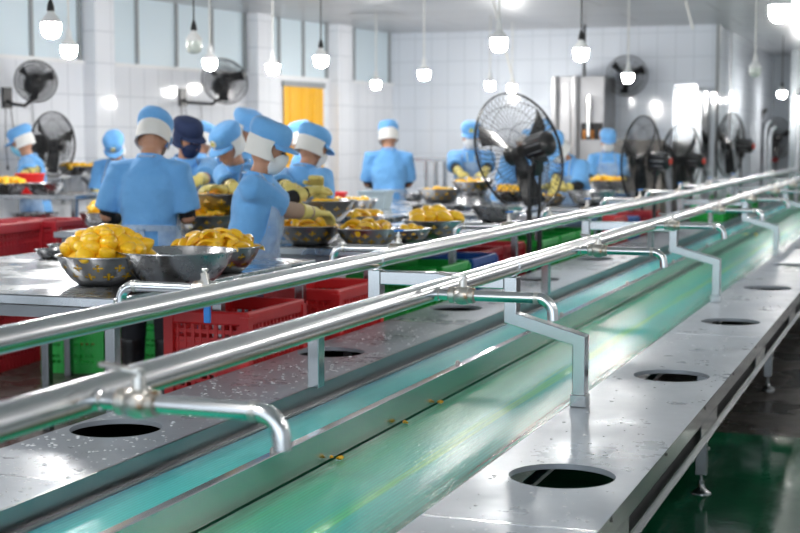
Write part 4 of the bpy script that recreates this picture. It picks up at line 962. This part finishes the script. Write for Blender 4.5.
# steel post and pipes in the passage
b = B(); b.tube([(-2.655, 20.6, 0), (-2.655, 20.6, CEIL)], .034, 14)
tag(b.build('steel_post', M['pipe']), 'shiny steel post just inside the passage', 'post')
c = PD(797, 141, 24.6); t = empty('steel_column', (c.x, c.y, 0), 0, 'square steel column at the right edge of the passage', 'post')
B().box(-.12, .12, -.1, .1, 0, CEIL - .001).build('column_shaft', M['frame'], t); B().tube([(.02, -.14, 0), (.02, -.14, 2.4)], .035, 12).build('column_pipe', M['pipe'], t)
# machine in the passage
c = PD(772, 141, 25.8); t = empty('packing_machine', (c.x - .15, c.y + .3, 0), 0, 'dark packing machine with a steel hood behind the far fan', 'machine')
b = B(); b.box(-.34, .22, -.2, .3, 0, 1.12); b.build('machine_base', M['darksteel'], t, bevel=.02)
b = B(); b.loft([[V((sx * w2, sy * d2, z)) for sx, sy in ((-1, -1), (1, -1), (1, 1), (-1, 1))] for z, w2, d2 in ((1.12, .2, .16), (1.32, .33, .24), (1.40, .33, .24))]); b.build('machine_hood', M['bowl'], t, bevel=.01)
B().box(.12, .26, -.24, -.2, 1.13, 1.2).build('red_cover', M['redplastic'], t)
# flow pipes rising by the passage opening
c = PD(756, 141, 24.6)
t = empty('hose_stand', (c.x + .06, c.y + .1, 0), 0, 'bent steel pipes and hoses standing by the passage opening', 'pipe')
for i, (dx, h) in enumerate(((0, 2.05), (.09, 1.85), (.17, 1.75))):
    B().tube([(dx, 0, 0), (dx, 0, h - .2), (dx + .03, 0, h - .06), (dx + .10, 0, h)], .035, 10).build('bent_pipe', M['pipe'] if i != 0 else M['fan'], t)
# ------------------------------------------------------------------ workers
A = AWAY
person(147, 8.2, 1.69, A - 8, 'large worker with back turned in blue tunic and clear apron, at left', hands=((122, 222, 8.55), (184, 212, 8.5)), lean=5, head=(4, 28), back_tie=True, mask='mask', apron_span=150)
person(247, 7.15, 1.605, A - 92, 'woman in profile with white mask and yellow glove over a colander', hands=((308, 192, 7.75), (322, 216, 7.45)), lean=6, head=(-4, 12), sleeves=('black', 'tan'), apron_span=130)
person(251, 9.45, 1.62, A + 140, 'worker bending over the raised colander in a badged blue cap', hands=((222, 190, 8.9), (236, 190, 8.9)), lean=13, head=(0, 18), badge=True, mask=None, scarf='scarf')
person(236, 10.6, 1.73, A - 118, 'worker in blue cap standing behind the bending one, face turned right', lean=5, head=(-10, 12), mask=None)
person(181, 10.2, 1.66, A + 205, 'worker in a navy head scarf and navy mask behind the big worker', hands=((192, 190, 9.3), (200, 192, 9.3)), lean=10, head=(20, 8), scarf='navy', mask='navy', cap='navy', sleeves=(None, None))
person(193, 12.2, 1.66, A - 40, 'worker seen from behind near the wall, between the big worker and the wall fan', lean=6, head=(-5, 10))
person(296, 9.1, 1.60, A - 35, 'worker with back turned and white neck scarf in front of the yellow curtain', hands=((290, 190, 8.6), (318, 186, 8.7)), lean=10, head=(-25, 14))
person(311, 13.2, 1.68, A + 75, 'worker in pale blue cap partly hidden, right before the yellow curtain', lean=6, head=(0, 10), mask=None)
person(389, 14.15, 1.70, A + 4, 'centre worker seen from behind, dark trousers, clear apron tied at the waist', lean=4, head=(4, 12), back_tie=True, apron_span=150)
person(471, 14.75, 1.70, A + 178, 'worker facing the camera with white mask and a hanging pass card', hands=((483, 178, 14.1), (462, 178, 14.1)), lean=4, head=(0, 10), scarf=None, badge=True, pass_card=True)
person(503, 15.4, 1.62, A - 60, 'worker bending with back half turned, seen through the big fan cage', lean=22, head=(0, 25))
person(549, 14.0, 1.70, A + 150, 'worker in clear apron right of the big fan motor', lean=8, head=(0, 15))
person(583, 13.35, 1.59, A + 125, 'worker reaching down with a yellow glove, right of the big fan', hands=((562, 188, 12.8), (556, 182, 12.9)), lean=22, head=(0, 26), badge=True)
person(607, 17.45, 1.64, A + 178, 'farthest masked worker beside the steel cabinet', lean=6, head=(0, 10), scarf=None)
person(37, 12.95, 1.64, A + 92, 'worker in profile with pale blue mask at the far left before a standing fan', hands=((22, 178, 12.2), (30, 178, 12.1)), lean=8, head=(0, 14), mask='bluemask', scarf='scarf')
person(120, 13.6, 1.60, A + 175, 'worker in badged cap looking down beside the wall shelf, left of the big worker', lean=14, head=(10, 28), badge=True, mask=None)

# ------------------------------------------------------------------ light, sky, camera
w = bpy.data.worlds.new('World'); S.world = w; w.use_nodes = True
w.node_tree.nodes['Background'].inputs[0].default_value = (.80, .90, 1.0, 1); w.node_tree.nodes['Background'].inputs[1].default_value = 1.15
cd = bpy.data.cameras.new('Camera'); cam = bpy.data.objects.new('Camera', cd); COL.objects.link(cam)
cam.location = EYE; cam.rotation_euler = Matrix((RT, UP, -FW)).transposed().to_euler()
cd.sensor_width = 36; cd.lens = F / 800 * 36; cd.clip_start = .05; cd.clip_end = 100
cd.dof.use_dof = True; cd.dof.focus_distance = 4.6; cd.dof.aperture_fstop = 3.8
S.camera = cam
S.view_settings.view_transform = 'Standard'; S.view_settings.look = 'None'; S.view_settings.gamma = 1; S.view_settings.use_curve_mapping = False
S.view_settings.exposure = 0.92
S.cycles.use_denoising = True
S.cycles.max_bounces = 10; S.cycles.transparent_max_bounces = 16; S.cycles.sample_clamp_indirect = 6
